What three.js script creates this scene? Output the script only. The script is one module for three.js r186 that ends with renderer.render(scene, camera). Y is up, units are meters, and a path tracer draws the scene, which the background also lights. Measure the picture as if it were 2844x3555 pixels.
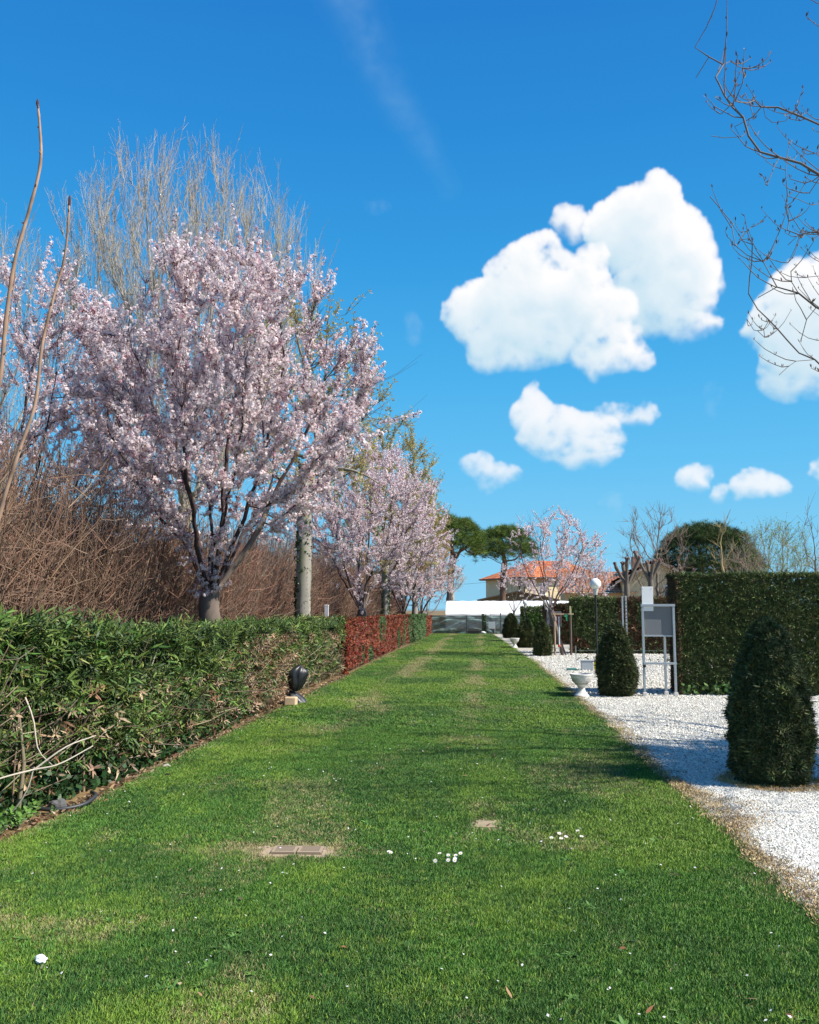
import * as THREE from 'three';
import { mergeGeometries } from 'three/addons/utils/BufferGeometryUtils.js';
import { RoundedBoxGeometry } from 'three/addons/geometries/RoundedBoxGeometry.js';

// ---------------------------------------------------------------- camera, sky, sun, exposure
const D2R = Math.PI / 180;
const scene = new THREE.Scene();
const camera = new THREE.PerspectiveCamera(60.46, 819 / 1024, 0.1, 1500);
camera.position.set(0, 1.6, 0);
camera.rotation.order = 'YXZ';
camera.rotation.set(6.3 * D2R, 4.8 * D2R, 0);

const renderer = new THREE.WebGLRenderer({ antialias: true });
renderer.setSize(819, 1024);
renderer.toneMapping = THREE.LinearToneMapping;
renderer.toneMappingExposure = 1.6;
renderer.shadowMap.enabled = true;

const SUN = new THREE.Vector3(0.685, 0.71, 0.15).normalize();
const sun = new THREE.DirectionalLight(new THREE.Color().setRGB(1, 0.95, 0.86), 4.9);
sun.name = 'sun';
sun.position.copy(SUN).multiplyScalar(120).add(new THREE.Vector3(0, 0, -40));
sun.target.position.set(0, 0, -40);
sun.castShadow = true;
sun.shadow.radius = 1;
sun.shadow.mapSize.set(4096, 4096);
Object.assign(sun.shadow.camera, { left: -90, right: 90, top: 90, bottom: -90, near: 1, far: 320 });
scene.add(sun, sun.target);

// random numbers and noise, all seeded
function rng(seed) {
  let a = seed >>> 0;
  const f = () => { a = (a + 0x6D2B79F5) | 0; let t = Math.imul(a ^ (a >>> 15), 1 | a); t = (t + Math.imul(t ^ (t >>> 7), 61 | t)) ^ t; return ((t ^ (t >>> 14)) >>> 0) / 4294967296; };
  f.r = (lo, hi) => lo + (hi - lo) * f();
  f.s = (x) => (f() * 2 - 1) * x;
  f.n = () => (f() + f() + f() + f() - 2) * 0.866;
  return f;
}
function h3(x, y, z) { let h = Math.imul(x, 374761393) ^ Math.imul(y, 668265263) ^ Math.imul(z, 2147483647 - 12345); h = Math.imul(h ^ (h >>> 13), 1274126177); return ((h ^ (h >>> 16)) >>> 0) / 4294967296; }
const fade = (t) => t * t * (3 - 2 * t);
function vnoise(x, y, z = 0) {
  const i = Math.floor(x), j = Math.floor(y), k = Math.floor(z), u = fade(x - i), v = fade(y - j), w = fade(z - k);
  const L = (a, b, t) => a + (b - a) * t;
  const q = (kk) => L(L(h3(i, j, kk), h3(i + 1, j, kk), u), L(h3(i, j + 1, kk), h3(i + 1, j + 1, kk), u), v);
  return L(q(k), q(k + 1), w) * 2 - 1;
}
function fbm(x, y, z = 0, oct = 4) { let s = 0, a = 0.5, f = 1; for (let o = 0; o < oct; o++) { s += a * vnoise(x * f, y * f, z + o * 7.3); a *= 0.5; f *= 2.03; } return s; }
const sstep = (a, b, x) => { const t = Math.min(1, Math.max(0, (x - a) / (b - a))); return t * t * (3 - 2 * t); };
const clamp = (x, a, b) => Math.min(b, Math.max(a, x));
const lin = (c) => { c /= 255; return c <= 0.04045 ? c / 12.92 : ((c + 0.055) / 1.055) ** 2.4; };

// the sky: clear blue air with cumulus, computed by direction (azimuth right of -z, elevation)
{
  const W = 4096, Hh = 2048, data = new Float32Array(W * Hh * 4);
  const stops = [[-90, 135, 150, 150], [0, 150, 212, 243], [4, 132, 207, 245], [9, 104, 194, 244], [15, 78, 178, 238], [22, 57, 158, 227], [30, 45, 140, 216], [38, 39, 126, 206], [60, 36, 106, 184], [90, 34, 98, 172]].map(([e, r, g, b]) => [e, lin(r), lin(g), lin(b)]);
  for (let j = 0; j < Hh; j++) {
    const el = (j + 0.5) / Hh * 180 - 90;
    let k = 0; while (k < stops.length - 2 && stops[k + 1][0] < el) k++;
    const t = clamp((el - stops[k][0]) / (stops[k + 1][0] - stops[k][0]), 0, 1), c = [1, 2, 3].map((n) => stops[k][n] + (stops[k + 1][n] - stops[k][n]) * t);
    for (let i = 0; i < W; i++) { const o = (j * W + i) * 4; data[o] = c[0]; data[o + 1] = c[1]; data[o + 2] = c[2]; data[o + 3] = 1; }
  }
  const col = (az) => { const x = Math.sin(az * D2R), z = -Math.cos(az * D2R); return (Math.atan2(z, x) / (2 * Math.PI) + 0.5) * W; };
  // clusters of [azimuth, elevation, half width, half height] in degrees
  const clusters = [
    { b: [[10.3, 23.0, 3.2, 3.7], [12.7, 20.6, 2.7, 4.0], [10.6, 19.0, 3.0, 2.6], [13.2, 17.2, 1.6, 1.2], [14.2, 20.2, 1.7, 1.0]], w: 1 },
    { b: [[5.7, 24.3, 1.5, 1.4], [3.0, 21.4, 3.2, 2.4], [0.4, 18.9, 2.9, 2.7], [4.6, 19.0, 3.8, 3.2], [8.6, 16.1, 2.9, 1.7], [2.6, 16.7, 3.9, 1.9], [7.0, 20.6, 2.0, 2.6], [8.0, 18.4, 2.4, 2.0]], w: 1 },
    { b: [[3.1, 13.0, 1.8, 2.1], [4.2, 11.2, 2.7, 1.9], [7.3, 11.0, 2.6, 1.5], [9.3, 12.4, 1.9, 1.2], [6.2, 9.6, 3.1, 1.1]], w: 0.9 },
    { b: [[-0.4, 9.0, 1.5, 0.9], [1.1, 8.5, 1.7, 0.9]], w: 0.75 },
    { b: [[13.5, 7.9, 1.0, 0.9], [15.1, 7.1, 0.7, 0.6], [17.0, 7.4, 1.4, 1.15]], w: 0.85 },
    { b: [[20.0, 16.9, 3.4, 3.4], [19.6, 14.4, 2.9, 2.2], [22.5, 18.6, 3, 2.6], [24, 15, 3, 3]], w: 1 },
    { b: [[21.0, 8.2, 1.3, 1.0]], w: 0.9 },
    { b: [[8.2, 6.6, 0.6, 0.6]], w: 0.4 },
    { b: [[-4.6, 18.2, 0.9, 1.3]], w: 0.3 }, { b: [[-7.1, 25.4, 1.0, 0.6]], w: 0.22 }, { b: [[14.8, 12.9, 0.7, 1.2]], w: 0.3 },
  ];
  const R = rng(77);
  for (let n = 0; n < 64; n++) {
    const az = 30 + R() * 292, el = 6 + 42 * R() * R(), s = R.r(1.2, 4.2), b = [];
    for (let m = 0; m < 5; m++) b.push([az + R.s(s * 1.5), el + R.s(s * 0.7), s * R.r(0.5, 1), s * R.r(0.4, 0.8)]);
    clusters.push({ b, w: R.r(0.7, 1) });
  }
  clusters.forEach((cl, ci) => {
    let a0 = 1e9, a1 = -1e9, e0 = 1e9, e1 = -1e9;
    for (const [a, e, rx, ry] of cl.b) { a0 = Math.min(a0, a - rx * 1.2 - 1); a1 = Math.max(a1, a + rx * 1.2 + 1); e0 = Math.min(e0, e - ry * 1.2 - 1); e1 = Math.max(e1, e + ry * 1.2 + 1); }
    const main = ci < 11, small = Math.min(1, (e1 - e0) / 7), wisp = cl.w < 0.5, px = 360 / W, nw = Math.ceil((a1 - a0) / px), nh = Math.ceil((e1 - e0) / px), oct = main ? 6 : 3;
    // thickness of the cloud along the line of sight: warped round lobes plus billows of falling size
    const th = new Float32Array(nw * nh), ts = new Float32Array(nw * nh), dn = new Float32Array(nw * nh), fq = 0.42 / (0.25 + 0.75 * small), am = 1.5 * (0.22 + 0.78 * small);
    for (let y = 0; y < nh; y++) for (let x = 0; x < nw; x++) {
      const az = a0 + x * px, el = e0 + y * px, u = az + am * fbm(az * fq, el * fq, ci * 3 + 1, oct), v = el + am * 0.8 * fbm(az * fq, el * fq, ci * 3 + 50, oct);
      let m = 0, lo = 0, lw = 1e-6, veil = 0; for (const [a, e, rx, ry] of cl.b) { const q = ((u - a) / rx) ** 2 + ((v - e) / (ry * (v < e ? 0.92 : 1))) ** 2, s = Math.max(0, 1 - q), g = Math.sqrt(s) * Math.min(rx, ry); m = Math.hypot(m, g); veil = Math.max(veil, 1 - q / 1.7); lo += g * clamp(-(v - e) / ry, -1, 1); lw += g; }
      const bi = Math.abs(fbm(az * fq * 2.1, el * fq * 2.1, ci + 7, oct)) * 2, wz = 0.5 + fbm(az * fq * 1.3 + 3, el * fq * 2.2, ci + 90, oct);
      const o = y * nw + x; th[o] = m * (1.10 - 0.55 * bi) - (0.25 + 0.75 * small) * (0.20 * bi + 0.34 * Math.max(0, wz - 0.35)) + veil * (0.25 + 0.75 * small) * 0.20 * Math.max(0, wz - 0.30); ts[o] = m * (1 + 0.35 * fbm(az * fq, el * fq, ci + 71, 2)); dn[o] = lo / lw;
    }
    const at = (x, y) => (x < 0 || y < 0 || x >= nw || y >= nh ? 0 : ts[y * nw + x]);
    // light reaching each point: what lies between it and the sun, up and to the right, dims it
    for (let y = 0; y < nh; y++) {
      const el = e0 + y * px, j = Math.floor((el + 90) / 180 * Hh); if (el < 1 || j >= Hh) continue;
      for (let x = 0; x < nw; x++) {
        const t = th[y * nw + x]; if (t <= 0) continue;
        let sh = 0; const t0 = ts[y * nw + x], low = Math.max(0, dn[y * nw + x]); for (let k = 1; k <= 12; k++) sh += Math.max(0, at(Math.round(x + k * 2.2), Math.round(y + k * 2.8)) - t0 * 0.5);
        const alpha = cl.w * (1 - Math.exp(-((t / (0.52 * (0.4 + 0.6 * small) * (wisp ? 4.5 : 1 + 2.2 * low))) ** 1.5)));
        if (alpha < 0.004) continue;
        const gx = at(x - 3, y) - at(x + 3, y), gy = at(x, y - 3) - at(x, y + 3);
        const L = clamp(0.28 + 0.72 * Math.exp(-0.085 * sh / (0.4 + 0.6 * small)) + 0.14 * fbm((a0 + x * px) * 0.9, el * 0.9, ci + 60, 4) + 0.22 * (gx * 0.6 + gy * 0.8) / (0.3 + 0.7 * small) - 0.20 * sstep(0.1, 1, low) + 0.05 * (t - t0), 0, 1.05);
        const c = (j * W + (Math.floor(col(a0) + x) % W + W) % W) * 4, cr = 0.52 + 0.48 * L, cg = 0.745 + 0.255 * L, cb = 0.885 + 0.125 * L;
        data[c] += (cr - data[c]) * alpha; data[c + 1] += (cg - data[c + 1]) * alpha; data[c + 2] += (cb - data[c + 2]) * alpha;
      }
    }
  });
  // an old, spread-out contrail
  const tr = [[-10.5, 39], [-8.9, 36.5], [-7.2, 33.65], [-5.2, 30.9], [-3.6, 28.8], [-2.1, 26.5]];
  for (let j = Math.floor((25 + 90) / 180 * Hh); j < (40 + 90) / 180 * Hh; j++) {
    const el = (j + 0.5) / Hh * 180 - 90, i0 = col(-14), n = 16 / 360 * W;
    for (let k = 0; k < n; k++) {
      const az = -14 + k * 360 / W; let best = 9, tt = 0;
      for (let q = 0; q < tr.length - 1; q++) {
        const ax = tr[q][0] * 0.85, ay = tr[q][1], dx = tr[q + 1][0] * 0.85 - ax, dy = tr[q + 1][1] - ay, u = clamp(((az * 0.85 - ax) * dx + (el - ay) * dy) / (dx * dx + dy * dy), 0, 1), dd = Math.hypot(az * 0.85 - ax - dx * u, el - ay - dy * u);
        if (dd < best) { best = dd; tt = (q + u) / 5; }
      }
      const wd = 1.25 - 0.7 * tt, a = 0.13 * (1 - tt * 0.75) * Math.exp(-((best / wd) ** 2)) * (0.75 + 0.9 * fbm(az * 0.9, el * 1.4, 9, 4));
      if (a < 0.003) continue;
      const o = (j * W + (Math.floor(i0 + k) % W + W) % W) * 4;
      for (let c = 0; c < 3; c++) data[o + c] += ([0.55, 0.82, 0.98][c] - data[o + c]) * a;
    }
  }
  for (let k = 0; k < data.length; k += 4) { data[k] /= 1.6; data[k + 1] /= 1.6; data[k + 2] /= 1.6; }   // written above as seen at exposure 1.6
  const sky = new THREE.DataTexture(data, W, Hh, THREE.RGBAFormat, THREE.FloatType);
  sky.mapping = THREE.EquirectangularReflectionMapping;
  sky.magFilter = THREE.LinearFilter; sky.minFilter = THREE.LinearFilter; sky.needsUpdate = true;
  scene.background = sky; scene.environment = sky;
}

// ---------------------------------------------------------------- helpers
const V = (x, y, z) => new THREE.Vector3(x, y, z);
const YUP = V(0, 1, 0);
const taken = new Map();
function numbered(n) { const k = taken.get(n) ?? 0; taken.set(n, k + 1); return k ? `${n}_${String(k).padStart(3, '0')}` : n; }
function tag(o, label, category, group, kind) { o.userData = { ...o.userData }; if (label) o.userData.label = label; if (category) o.userData.category = category; if (group) o.userData.group = group; if (kind) o.userData.kind = kind; return o; }
function thing(name, label, category, pos = [0, 0, 0], turn = 0, group) {
  const o = new THREE.Group(); o.name = numbered(name); o.position.set(...pos); o.rotation.y = turn; scene.add(o); return tag(o, label, category, group);
}
function mesh(name, geo, mat, parent, kind) {
  const m = new THREE.Mesh(geo, mat); m.name = parent === scene ? numbered(name) : name; m.castShadow = m.receiveShadow = true; parent.add(m); if (kind) m.userData.kind = kind; return m;
}
function copyOf(o, pos, turn, scale, label, group) {
  const c = o.clone(); c.name = numbered(o.name.replace(/_\d{3}$/, '')); c.position.set(...pos); c.rotation.y = turn; if (scale) Array.isArray(scale) ? c.scale.set(...scale) : c.scale.setScalar(scale);
  c.userData = { ...o.userData }; if (label) c.userData.label = label; if (group) c.userData.group = group; else if (group === null) delete c.userData.group; scene.add(c); return c;
}
const C = (r, g, b) => new THREE.Color().setRGB(r, g, b);
const mat = (r, g, b, rough = 0.8, o = {}) => new THREE.MeshStandardMaterial({ color: C(r, g, b), roughness: rough, ...o });
const vmat = (rough = 0.85, o = {}) => new THREE.MeshStandardMaterial({ color: C(1, 1, 1), roughness: rough, vertexColors: true, side: THREE.DoubleSide, ...o });
const leafMat = (t = 0.3, rough = 0.9, o = {}) => new THREE.MeshPhysicalMaterial({ color: C(1, 1, 1), roughness: rough, transmission: t, thickness: 0, ior: 1.3, vertexColors: true, side: THREE.DoubleSide, ...o });

class GB {   // collects vertices of one mesh
  constructor() { this.p = []; this.n = []; this.c = []; this.i = []; }
  v(x, y, z, nx, ny, nz, c) { this.p.push(x, y, z); this.n.push(nx, ny, nz); this.c.push(c[0], c[1], c[2]); return this.p.length / 3 - 1; }
  tube(pts, rad, sides, col, wob = 0) {
    let ref = Math.abs(pts[1].y - pts[0].y) > 0.9 * pts[1].distanceTo(pts[0]) ? V(1, 0, 0) : V(0, 1, 0), first = this.p.length / 3;
    const t = V(), a = V(), b = V();
    for (let k = 0; k < pts.length; k++) {
      t.subVectors(pts[Math.min(k + 1, pts.length - 1)], pts[Math.max(k - 1, 0)]).normalize();
      a.copy(ref).addScaledVector(t, -ref.dot(t)).normalize(); ref = a.clone(); b.crossVectors(t, a);
      const c = typeof col === 'function' ? null : col;
      for (let s = 0; s < sides; s++) {
        const th = s / sides * 2 * Math.PI, cx = Math.cos(th), sx = Math.sin(th), nx = a.x * cx + b.x * sx, ny = a.y * cx + b.y * sx, nz = a.z * cx + b.z * sx, P = pts[k];
        let r = rad[k]; if (wob) r *= 1 + wob * vnoise(P.x * 9 + nx * 2, P.y * 7, P.z * 9 + nz * 2);
        this.v(P.x + nx * r, P.y + ny * r, P.z + nz * r, nx, ny, nz, c || col(P, th));
      }
    }
    for (let k = 0; k < pts.length - 1; k++) for (let s = 0; s < sides; s++) {
      const q = first + k * sides + s, w = first + k * sides + (s + 1) % sides;
      this.i.push(q, w, q + sides, w, w + sides, q + sides);
    }
  }
  blade(base, dir, side, len, wid, col, bend = 0, segs = 2) {   // a leaf: pointed strip from base along dir
    const nrm = V().crossVectors(side, dir).normalize(), first = this.p.length / 3, prof = segs === 1 ? [[0, 0.35], [1, 0.12]] : segs === 2 ? [[0, 0.3], [0.5, 1], [1, 0.05]] : [[0, 0.2], [0.3, 0.95], [0.65, 0.85], [1, 0.04]];
    for (const [u, w] of prof) {
      const px = base.x + dir.x * len * u + nrm.x * bend * len * u * u, py = base.y + dir.y * len * u + nrm.y * bend * len * u * u, pz = base.z + dir.z * len * u + nrm.z * bend * len * u * u;
      this.v(px - side.x * wid * w / 2, py - side.y * wid * w / 2, pz - side.z * wid * w / 2, nrm.x, nrm.y, nrm.z, col);
      this.v(px + side.x * wid * w / 2, py + side.y * wid * w / 2, pz + side.z * wid * w / 2, nrm.x, nrm.y, nrm.z, col);
    }
    for (let k = 0; k < prof.length - 1; k++) { const q = first + 2 * k; this.i.push(q, q + 1, q + 2, q + 1, q + 3, q + 2); }
  }
  geo(smooth = false) {
    const g = new THREE.BufferGeometry();
    g.setAttribute('position', new THREE.Float32BufferAttribute(this.p, 3)); g.setAttribute('normal', new THREE.Float32BufferAttribute(this.n, 3)); g.setAttribute('color', new THREE.Float32BufferAttribute(this.c, 3));
    g.setIndex(this.p.length / 3 > 65535 ? new THREE.Uint32BufferAttribute(this.i, 1) : new THREE.Uint16BufferAttribute(this.i, 1));
    if (smooth) g.computeVertexNormals();
    return g;
  }
}
const jit = (R, c, a = 0.25) => { const k = 1 + R.s(a); return [c[0] * k * (1 + R.s(a * 0.3)), c[1] * k * (1 + R.s(a * 0.2)), c[2] * k * (1 + R.s(a * 0.3))]; };
function rdir(R) { const z = R.s(1), t = R() * 2 * Math.PI, q = Math.sqrt(1 - z * z); return V(q * Math.cos(t), z, q * Math.sin(t)); }
function perp(d, R) { return V().crossVectors(d, rdir(R)).normalize(); }

class Inst {   // gathers the copies of one InstancedMesh
  constructor() { this.m = []; this.c = []; this.q = new THREE.Quaternion(); this.q2 = new THREE.Quaternion(); this.M = new THREE.Matrix4(); this.S = V(1, 1, 1); }
  add(p, dir, spin, s, c, sy) {
    this.q.setFromUnitVectors(YUP, dir); this.q2.setFromAxisAngle(YUP, spin); this.q.multiply(this.q2);
    this.S.set(s, sy ?? s, s); this.M.compose(p, this.q, this.S);
    for (const e of this.M.elements) this.m.push(e); this.c.push(...c);
  }
  get n() { return this.m.length / 16; }
  make(name, geo, material, parent) {
    const im = new THREE.InstancedMesh(geo, material, this.n);
    im.instanceMatrix.array.set(this.m); im.instanceColor = new THREE.InstancedBufferAttribute(new Float32Array(this.c), 3);
    im.name = parent === scene ? numbered(name) : name; im.castShadow = im.receiveShadow = true; im.userData.kind = 'stuff'; parent.add(im); return im;
  }
}
const box = (w, h, d, x = 0, y = 0, z = 0, rx = 0, ry = 0, rz = 0) => { const g = new THREE.BoxGeometry(w, h, d); if (rx) g.rotateX(rx); if (ry) g.rotateY(ry); if (rz) g.rotateZ(rz); return g.translate(x, y, z); };
const rbox = (w, h, d, x = 0, y = 0, z = 0, r = 0.006) => new RoundedBoxGeometry(w, h, d, 2, Math.min(r, w / 2.1, h / 2.1, d / 2.1)).translate(x, y, z);
const cyl = (r0, r1, h, x = 0, y = 0, z = 0, n = 16) => new THREE.CylinderGeometry(r1, r0, h, n).translate(x, y + h / 2, z);
const lathe = (pts, n = 32) => new THREE.LatheGeometry(pts.map(([r, y]) => new THREE.Vector2(r, y)), n);
function dataTex(n, fn, srgb) {
  const d = new Uint8Array(n * n * 4);
  for (let j = 0; j < n; j++) for (let i = 0; i < n; i++) { const c = fn(i / n, j / n, i, j), o = (j * n + i) * 4; for (let k = 0; k < 3; k++) d[o + k] = clamp(c[k] * 255, 0, 255); d[o + 3] = 255; }
  const t = new THREE.DataTexture(d, n, n); t.wrapS = t.wrapT = THREE.RepeatWrapping; t.magFilter = THREE.LinearFilter; t.minFilter = THREE.LinearMipmapLinearFilter; t.generateMipmaps = true; if (srgb) t.colorSpace = THREE.SRGBColorSpace; t.needsUpdate = true; return t;
}
function tnoise(u, v, f, z) { // tiles over [0,1)
  const x = u * f, y = v * f, i = Math.floor(x), j = Math.floor(y), a = fade(x - i), b = fade(y - j), m = (k) => ((k % f) + f) % f;
  const L = (p, q, t) => p + (q - p) * t;
  return L(L(h3(m(i), m(j), z), h3(m(i + 1), m(j), z), a), L(h3(m(i), m(j + 1), z), h3(m(i + 1), m(j + 1), z), a), b) * 2 - 1;
}

// ---------------------------------------------------------------- ground
const rightEdge = (z) => { const d = -z; const b = d < 17 ? 1.68 : d < 28 ? 1.68 - (d - 17) * 0.018 : 1.48 - (d - 28) * 0.034; return b + 0.06 * fbm(d * 0.9, 3.1, 0, 3) + 0.03 * vnoise(d * 5, 1); };
const leftEdge = (z) => -3.25 + 0.09 * fbm(-z * 0.8, 9.7, 0, 3) - (z > -6.6 ? 0.05 * (z + 6.6) : 0);
{
  const soilTex = dataTex(512, (u, v) => { const n = 0.5 + 0.25 * tnoise(u, v, 16, 1) + 0.2 * tnoise(u, v, 64, 2) + 0.15 * tnoise(u, v, 256, 3); return [0.40 + 0.25 * n, 0.33 + 0.2 * n, 0.22 + 0.16 * n]; }, true);
  const soilBump = dataTex(512, (u, v) => { const n = 0.5 + 0.2 * tnoise(u, v, 32, 4) + 0.25 * tnoise(u, v, 128, 5); return [n, n, n]; });
  const uvXZ = (g, s = 1) => { const p = g.attributes.position, uv = new Float32Array(p.count * 2); for (let k = 0; k < p.count; k++) { uv[2 * k] = p.getX(k) / s; uv[2 * k + 1] = p.getZ(k) / s; } g.setAttribute('uv', new THREE.BufferAttribute(uv, 2)); return g; };
  const gg = new THREE.PlaneGeometry(1600, 1600, 8, 8).rotateX(-Math.PI / 2);
  mesh('ground', uvXZ(gg, 3), mat(0.75, 0.75, 0.62, 0.95, { map: soilTex, bumpMap: soilBump, bumpScale: 0.01 }), scene).userData.kind = 'structure';
  const strip = (xa, xb, z0, z1, y, nx, nz) => {
    const g = new THREE.PlaneGeometry(1, 1, nx, nz), p = g.attributes.position;
    for (let k = 0; k < p.count; k++) { const u = p.getX(k) + 0.5, v = p.getY(k) + 0.5, z = z0 + (z1 - z0) * v, a = xa(z), b = xb(z); p.setXYZ(k, a + (b - a) * u, y, z); }
    g.computeVertexNormals(); const idx = g.index.array; return g;
  };
  const lawnTex = dataTex(512, (u, v) => { const n = tnoise(u, v, 8, 11) * 0.4 + tnoise(u, v, 32, 12) * 0.3 + tnoise(u, v, 128, 13) * 0.5, m = clamp(0.35 + n * 0.5, 0, 1); return [0.22 + 0.22 * m, 0.30 + 0.14 * m, 0.10 + 0.12 * m]; }, true);
  const lawn = mesh('lawn', uvXZ(strip(leftEdge, rightEdge, -2, -57.4, 0.004, 4, 420), 1.3), mat(0.8, 0.8, 0.8, 0.95, { map: lawnTex, bumpMap: soilBump, bumpScale: 0.01 }), scene); lawn.userData.kind = 'structure';
  const gravTex = dataTex(1024, (u, v) => { const a = tnoise(u, v, 64, 21), b = tnoise(u, v, 200, 22), c = tnoise(u, v, 12, 23), n = clamp(0.80 + 0.08 * a + 0.14 * b + 0.03 * c, 0, 1); return [n, n * 0.985, n * 0.95]; }, true);
  const gravBump = dataTex(1024, (u, v) => { const n = 0.5 + 0.3 * tnoise(u, v, 90, 31) + 0.3 * tnoise(u, v, 170, 32); return [n, n, n]; });
  const yard = mesh('gravel_yard', uvXZ(strip((z) => rightEdge(z) + 0.0, () => 26, -1, -56.5, 0.008, 30, 300), 1.7), mat(0.72, 0.69, 0.62, 0.95, { map: gravTex, bumpMap: gravBump, bumpScale: 0.012 }), scene); yard.userData.kind = 'structure';
}
// mown grass in tufts
const inDrain = (x, z) => ((x + 1.24) / 0.30) ** 2 + ((z + 5.94) / 0.13) ** 2 < 1 + 0.7 * vnoise(x * 14, z * 14) || (Math.abs(x) < 0.08 + 0.03 * vnoise(x * 30, z * 30) && Math.abs(z + 6.75) < 0.12);
{
  const R = rng(5);
  const tuft = (seed, n, spread, hgt) => { const r = rng(seed), g = new GB(); for (let k = 0; k < n; k++) { const a = r() * 6.283, d = spread * Math.sqrt(r()), b = V(d * Math.cos(a), 0, d * Math.sin(a)), lean = r.r(0.1, 1.0), t = r() * 6.283, dir = V(Math.cos(t) * lean, 1, Math.sin(t) * lean).normalize(); g.blade(b, dir, perp(dir, r), hgt * r.r(0.6, 1.25), r.r(0.0028, 0.0045), jit(r, [1, 1, 1], 0.22), r.r(0, 0.45), 2); } return g.geo(); };
  const near = [tuft(1, 16, 0.035, 0.034), tuft(2, 16, 0.035, 0.030), tuft(3, 14, 0.035, 0.040)], list = near.map(() => new Inst());
  const farG = tuft(4, 18, 0.05, 0.033), far = new Inst();
  const straw = [0.40, 0.34, 0.16], green = [0.090, 0.215, 0.026], deep = [0.055, 0.148, 0.022], lime = [0.215, 0.335, 0.036];
  const mixc = (a, b, t) => [a[0] + (b[0] - a[0]) * t, a[1] + (b[1] - a[1]) * t, a[2] + (b[2] - a[2]) * t];
  function grassAt(x, z) {
    let c = mixc(deep, green, sstep(-0.3, 0.35, fbm(x * 1.7, z * 1.4, 2, 4)));
    let y = 0.10 + 0.9 * sstep(-0.04, 0.28, fbm(x * 0.8 + 5, z * 0.6 + 3, 8, 5)) + 0.35 * sstep(0.1, 0.4, fbm(x * 3.1, z * 2.6, 19, 3));
    for (const [a, b, rx, rz] of [[-0.05, -7.3, 0.4, 1.0], [-1.0, -5.45, 0.4, 0.4], [-2.0, -4.6, 0.7, 0.5], [-2.2, -3.9, 0.6, 0.4], [0.1, -8.6, 0.4, 0.8], [-2.9, -9, 0.3, 1.7], [-2.95, -12.5, 0.3, 2.4]]) { const q = Math.hypot((x - a) / rx, (z - b) / rz) + 1.1 * fbm(x * 2.6, z * 2.6, 4, 4); y += 0.55 * (1 - sstep(0.25, 1.15, q)); }
    if (R() < y) c = mixc(c, lime, R.r(0.35, 1));
    let s = 0.05 + 0.55 * sstep(0.08, 0.42, fbm(x * 1.9 + 9, z * 1.1, 15, 5));
    const track = Math.max(Math.exp(-(((x + 0.2) / 0.2) ** 2)), Math.exp(-(((x + 1.95) / 0.28) ** 2))) * sstep(9, 20, -z);
    s += 1.25 * track * sstep(-0.26, 0.12, fbm(x * 1.2, z * 0.45, 31, 4));
    const bare = (1 - sstep(0.2, 1, Math.hypot((x + 2.0) / 0.5, (z + 4.5) / 0.35) + fbm(x * 4, z * 4, 3, 4))) + 0.8 * (1 - sstep(0.5, 1.2, Math.hypot((x + 1.26) / 0.55, (z + 5.88) / 0.26) + fbm(x * 5, z * 5, 6, 3)));
    s += 0.7 * bare + 0.5 * (1 - sstep(0.0, 0.12, rightEdge(z) - x)) * (fbm(z * 1.3, 2, 0, 2) > -0.05 ? 1 : 0.2) + 0.4 * (1 - sstep(0.0, 0.12, x - leftEdge(z)));
    const dry = R() < s;
    if (dry) c = mixc(c, straw, R.r(0.4, 1));
    return [c, dry ? 0.6 : 0];
  }
  const put = (I, x, z, s, sy) => { const [c, st] = grassAt(x, z); if (st > 0.5 && R() < 0.25) return; I.add(V(x, 0.004, z), V(R.s(0.12), 1, R.s(0.12)).normalize(), R() * 6.28, s, jit(R, c, 0.22), 0.74 * sy * (1 - 0.35 * clamp(st, 0, 1))); };
  const zone = (z0, z1, per, fn) => { const n = Math.round(per * (z0 - z1) * 5); for (let k = 0; k < n; k++) { const z = z0 + (z1 - z0) * R(), L = leftEdge(z) - 0.05, x = L + (rightEdge(z) + 0.03 - L) * R(); if (x > 0.55 * -z + 1.5 || x < -0.66 * -z - 0.5 || inDrain(x, z)) continue; fn(x, z); } };
  zone(-3.0, -6, 3900, (x, z) => put(list[Math.floor(R() * 3)], x, z, R.r(0.7, 1.0), R.r(0.7, 1.15)));
  zone(-6, -12, 2000, (x, z) => put(list[Math.floor(R() * 3)], x, z, R.r(0.95, 1.3), R.r(0.75, 1.2)));
  zone(-12, -26, 420, (x, z) => put(far, x, z, R.r(1.3, 1.8), R.r(0.9, 1.3)));
  zone(-26, -57.5, 170, (x, z) => put(far, x, z, R.r(1.9, 2.7), R.r(0.9, 1.4)));
  const gm = vmat(0.7);
  list.forEach((I, k) => tag(I.make('mown_grass', near[k], gm, scene), ['short mown green lawn grass in the foreground', 'short mown green lawn grass in the foreground', 'short mown green lawn grass in the foreground'][k], 'grass', 'mown lawn grass', 'stuff'));
  tag(far.make('mown_grass', farG, gm, scene), 'short mown green lawn grass along the far part of the path', 'grass', 'mown lawn grass', 'stuff');
  // broad-leaved weeds in the lawn
  const cl = new GB(), rc = rng(61); for (let k = 0; k < 7; k++) { const a = k * 0.9 + rc.s(0.3), d = V(Math.cos(a), rc.r(0.25, 0.7), Math.sin(a)).normalize(); cl.blade(V(0, 0.002, 0), d, V().crossVectors(d, YUP).normalize(), rc.r(0.025, 0.045), 0.014, jit(rc, [1, 1, 1], 0.2), -0.3, 3); }
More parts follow.
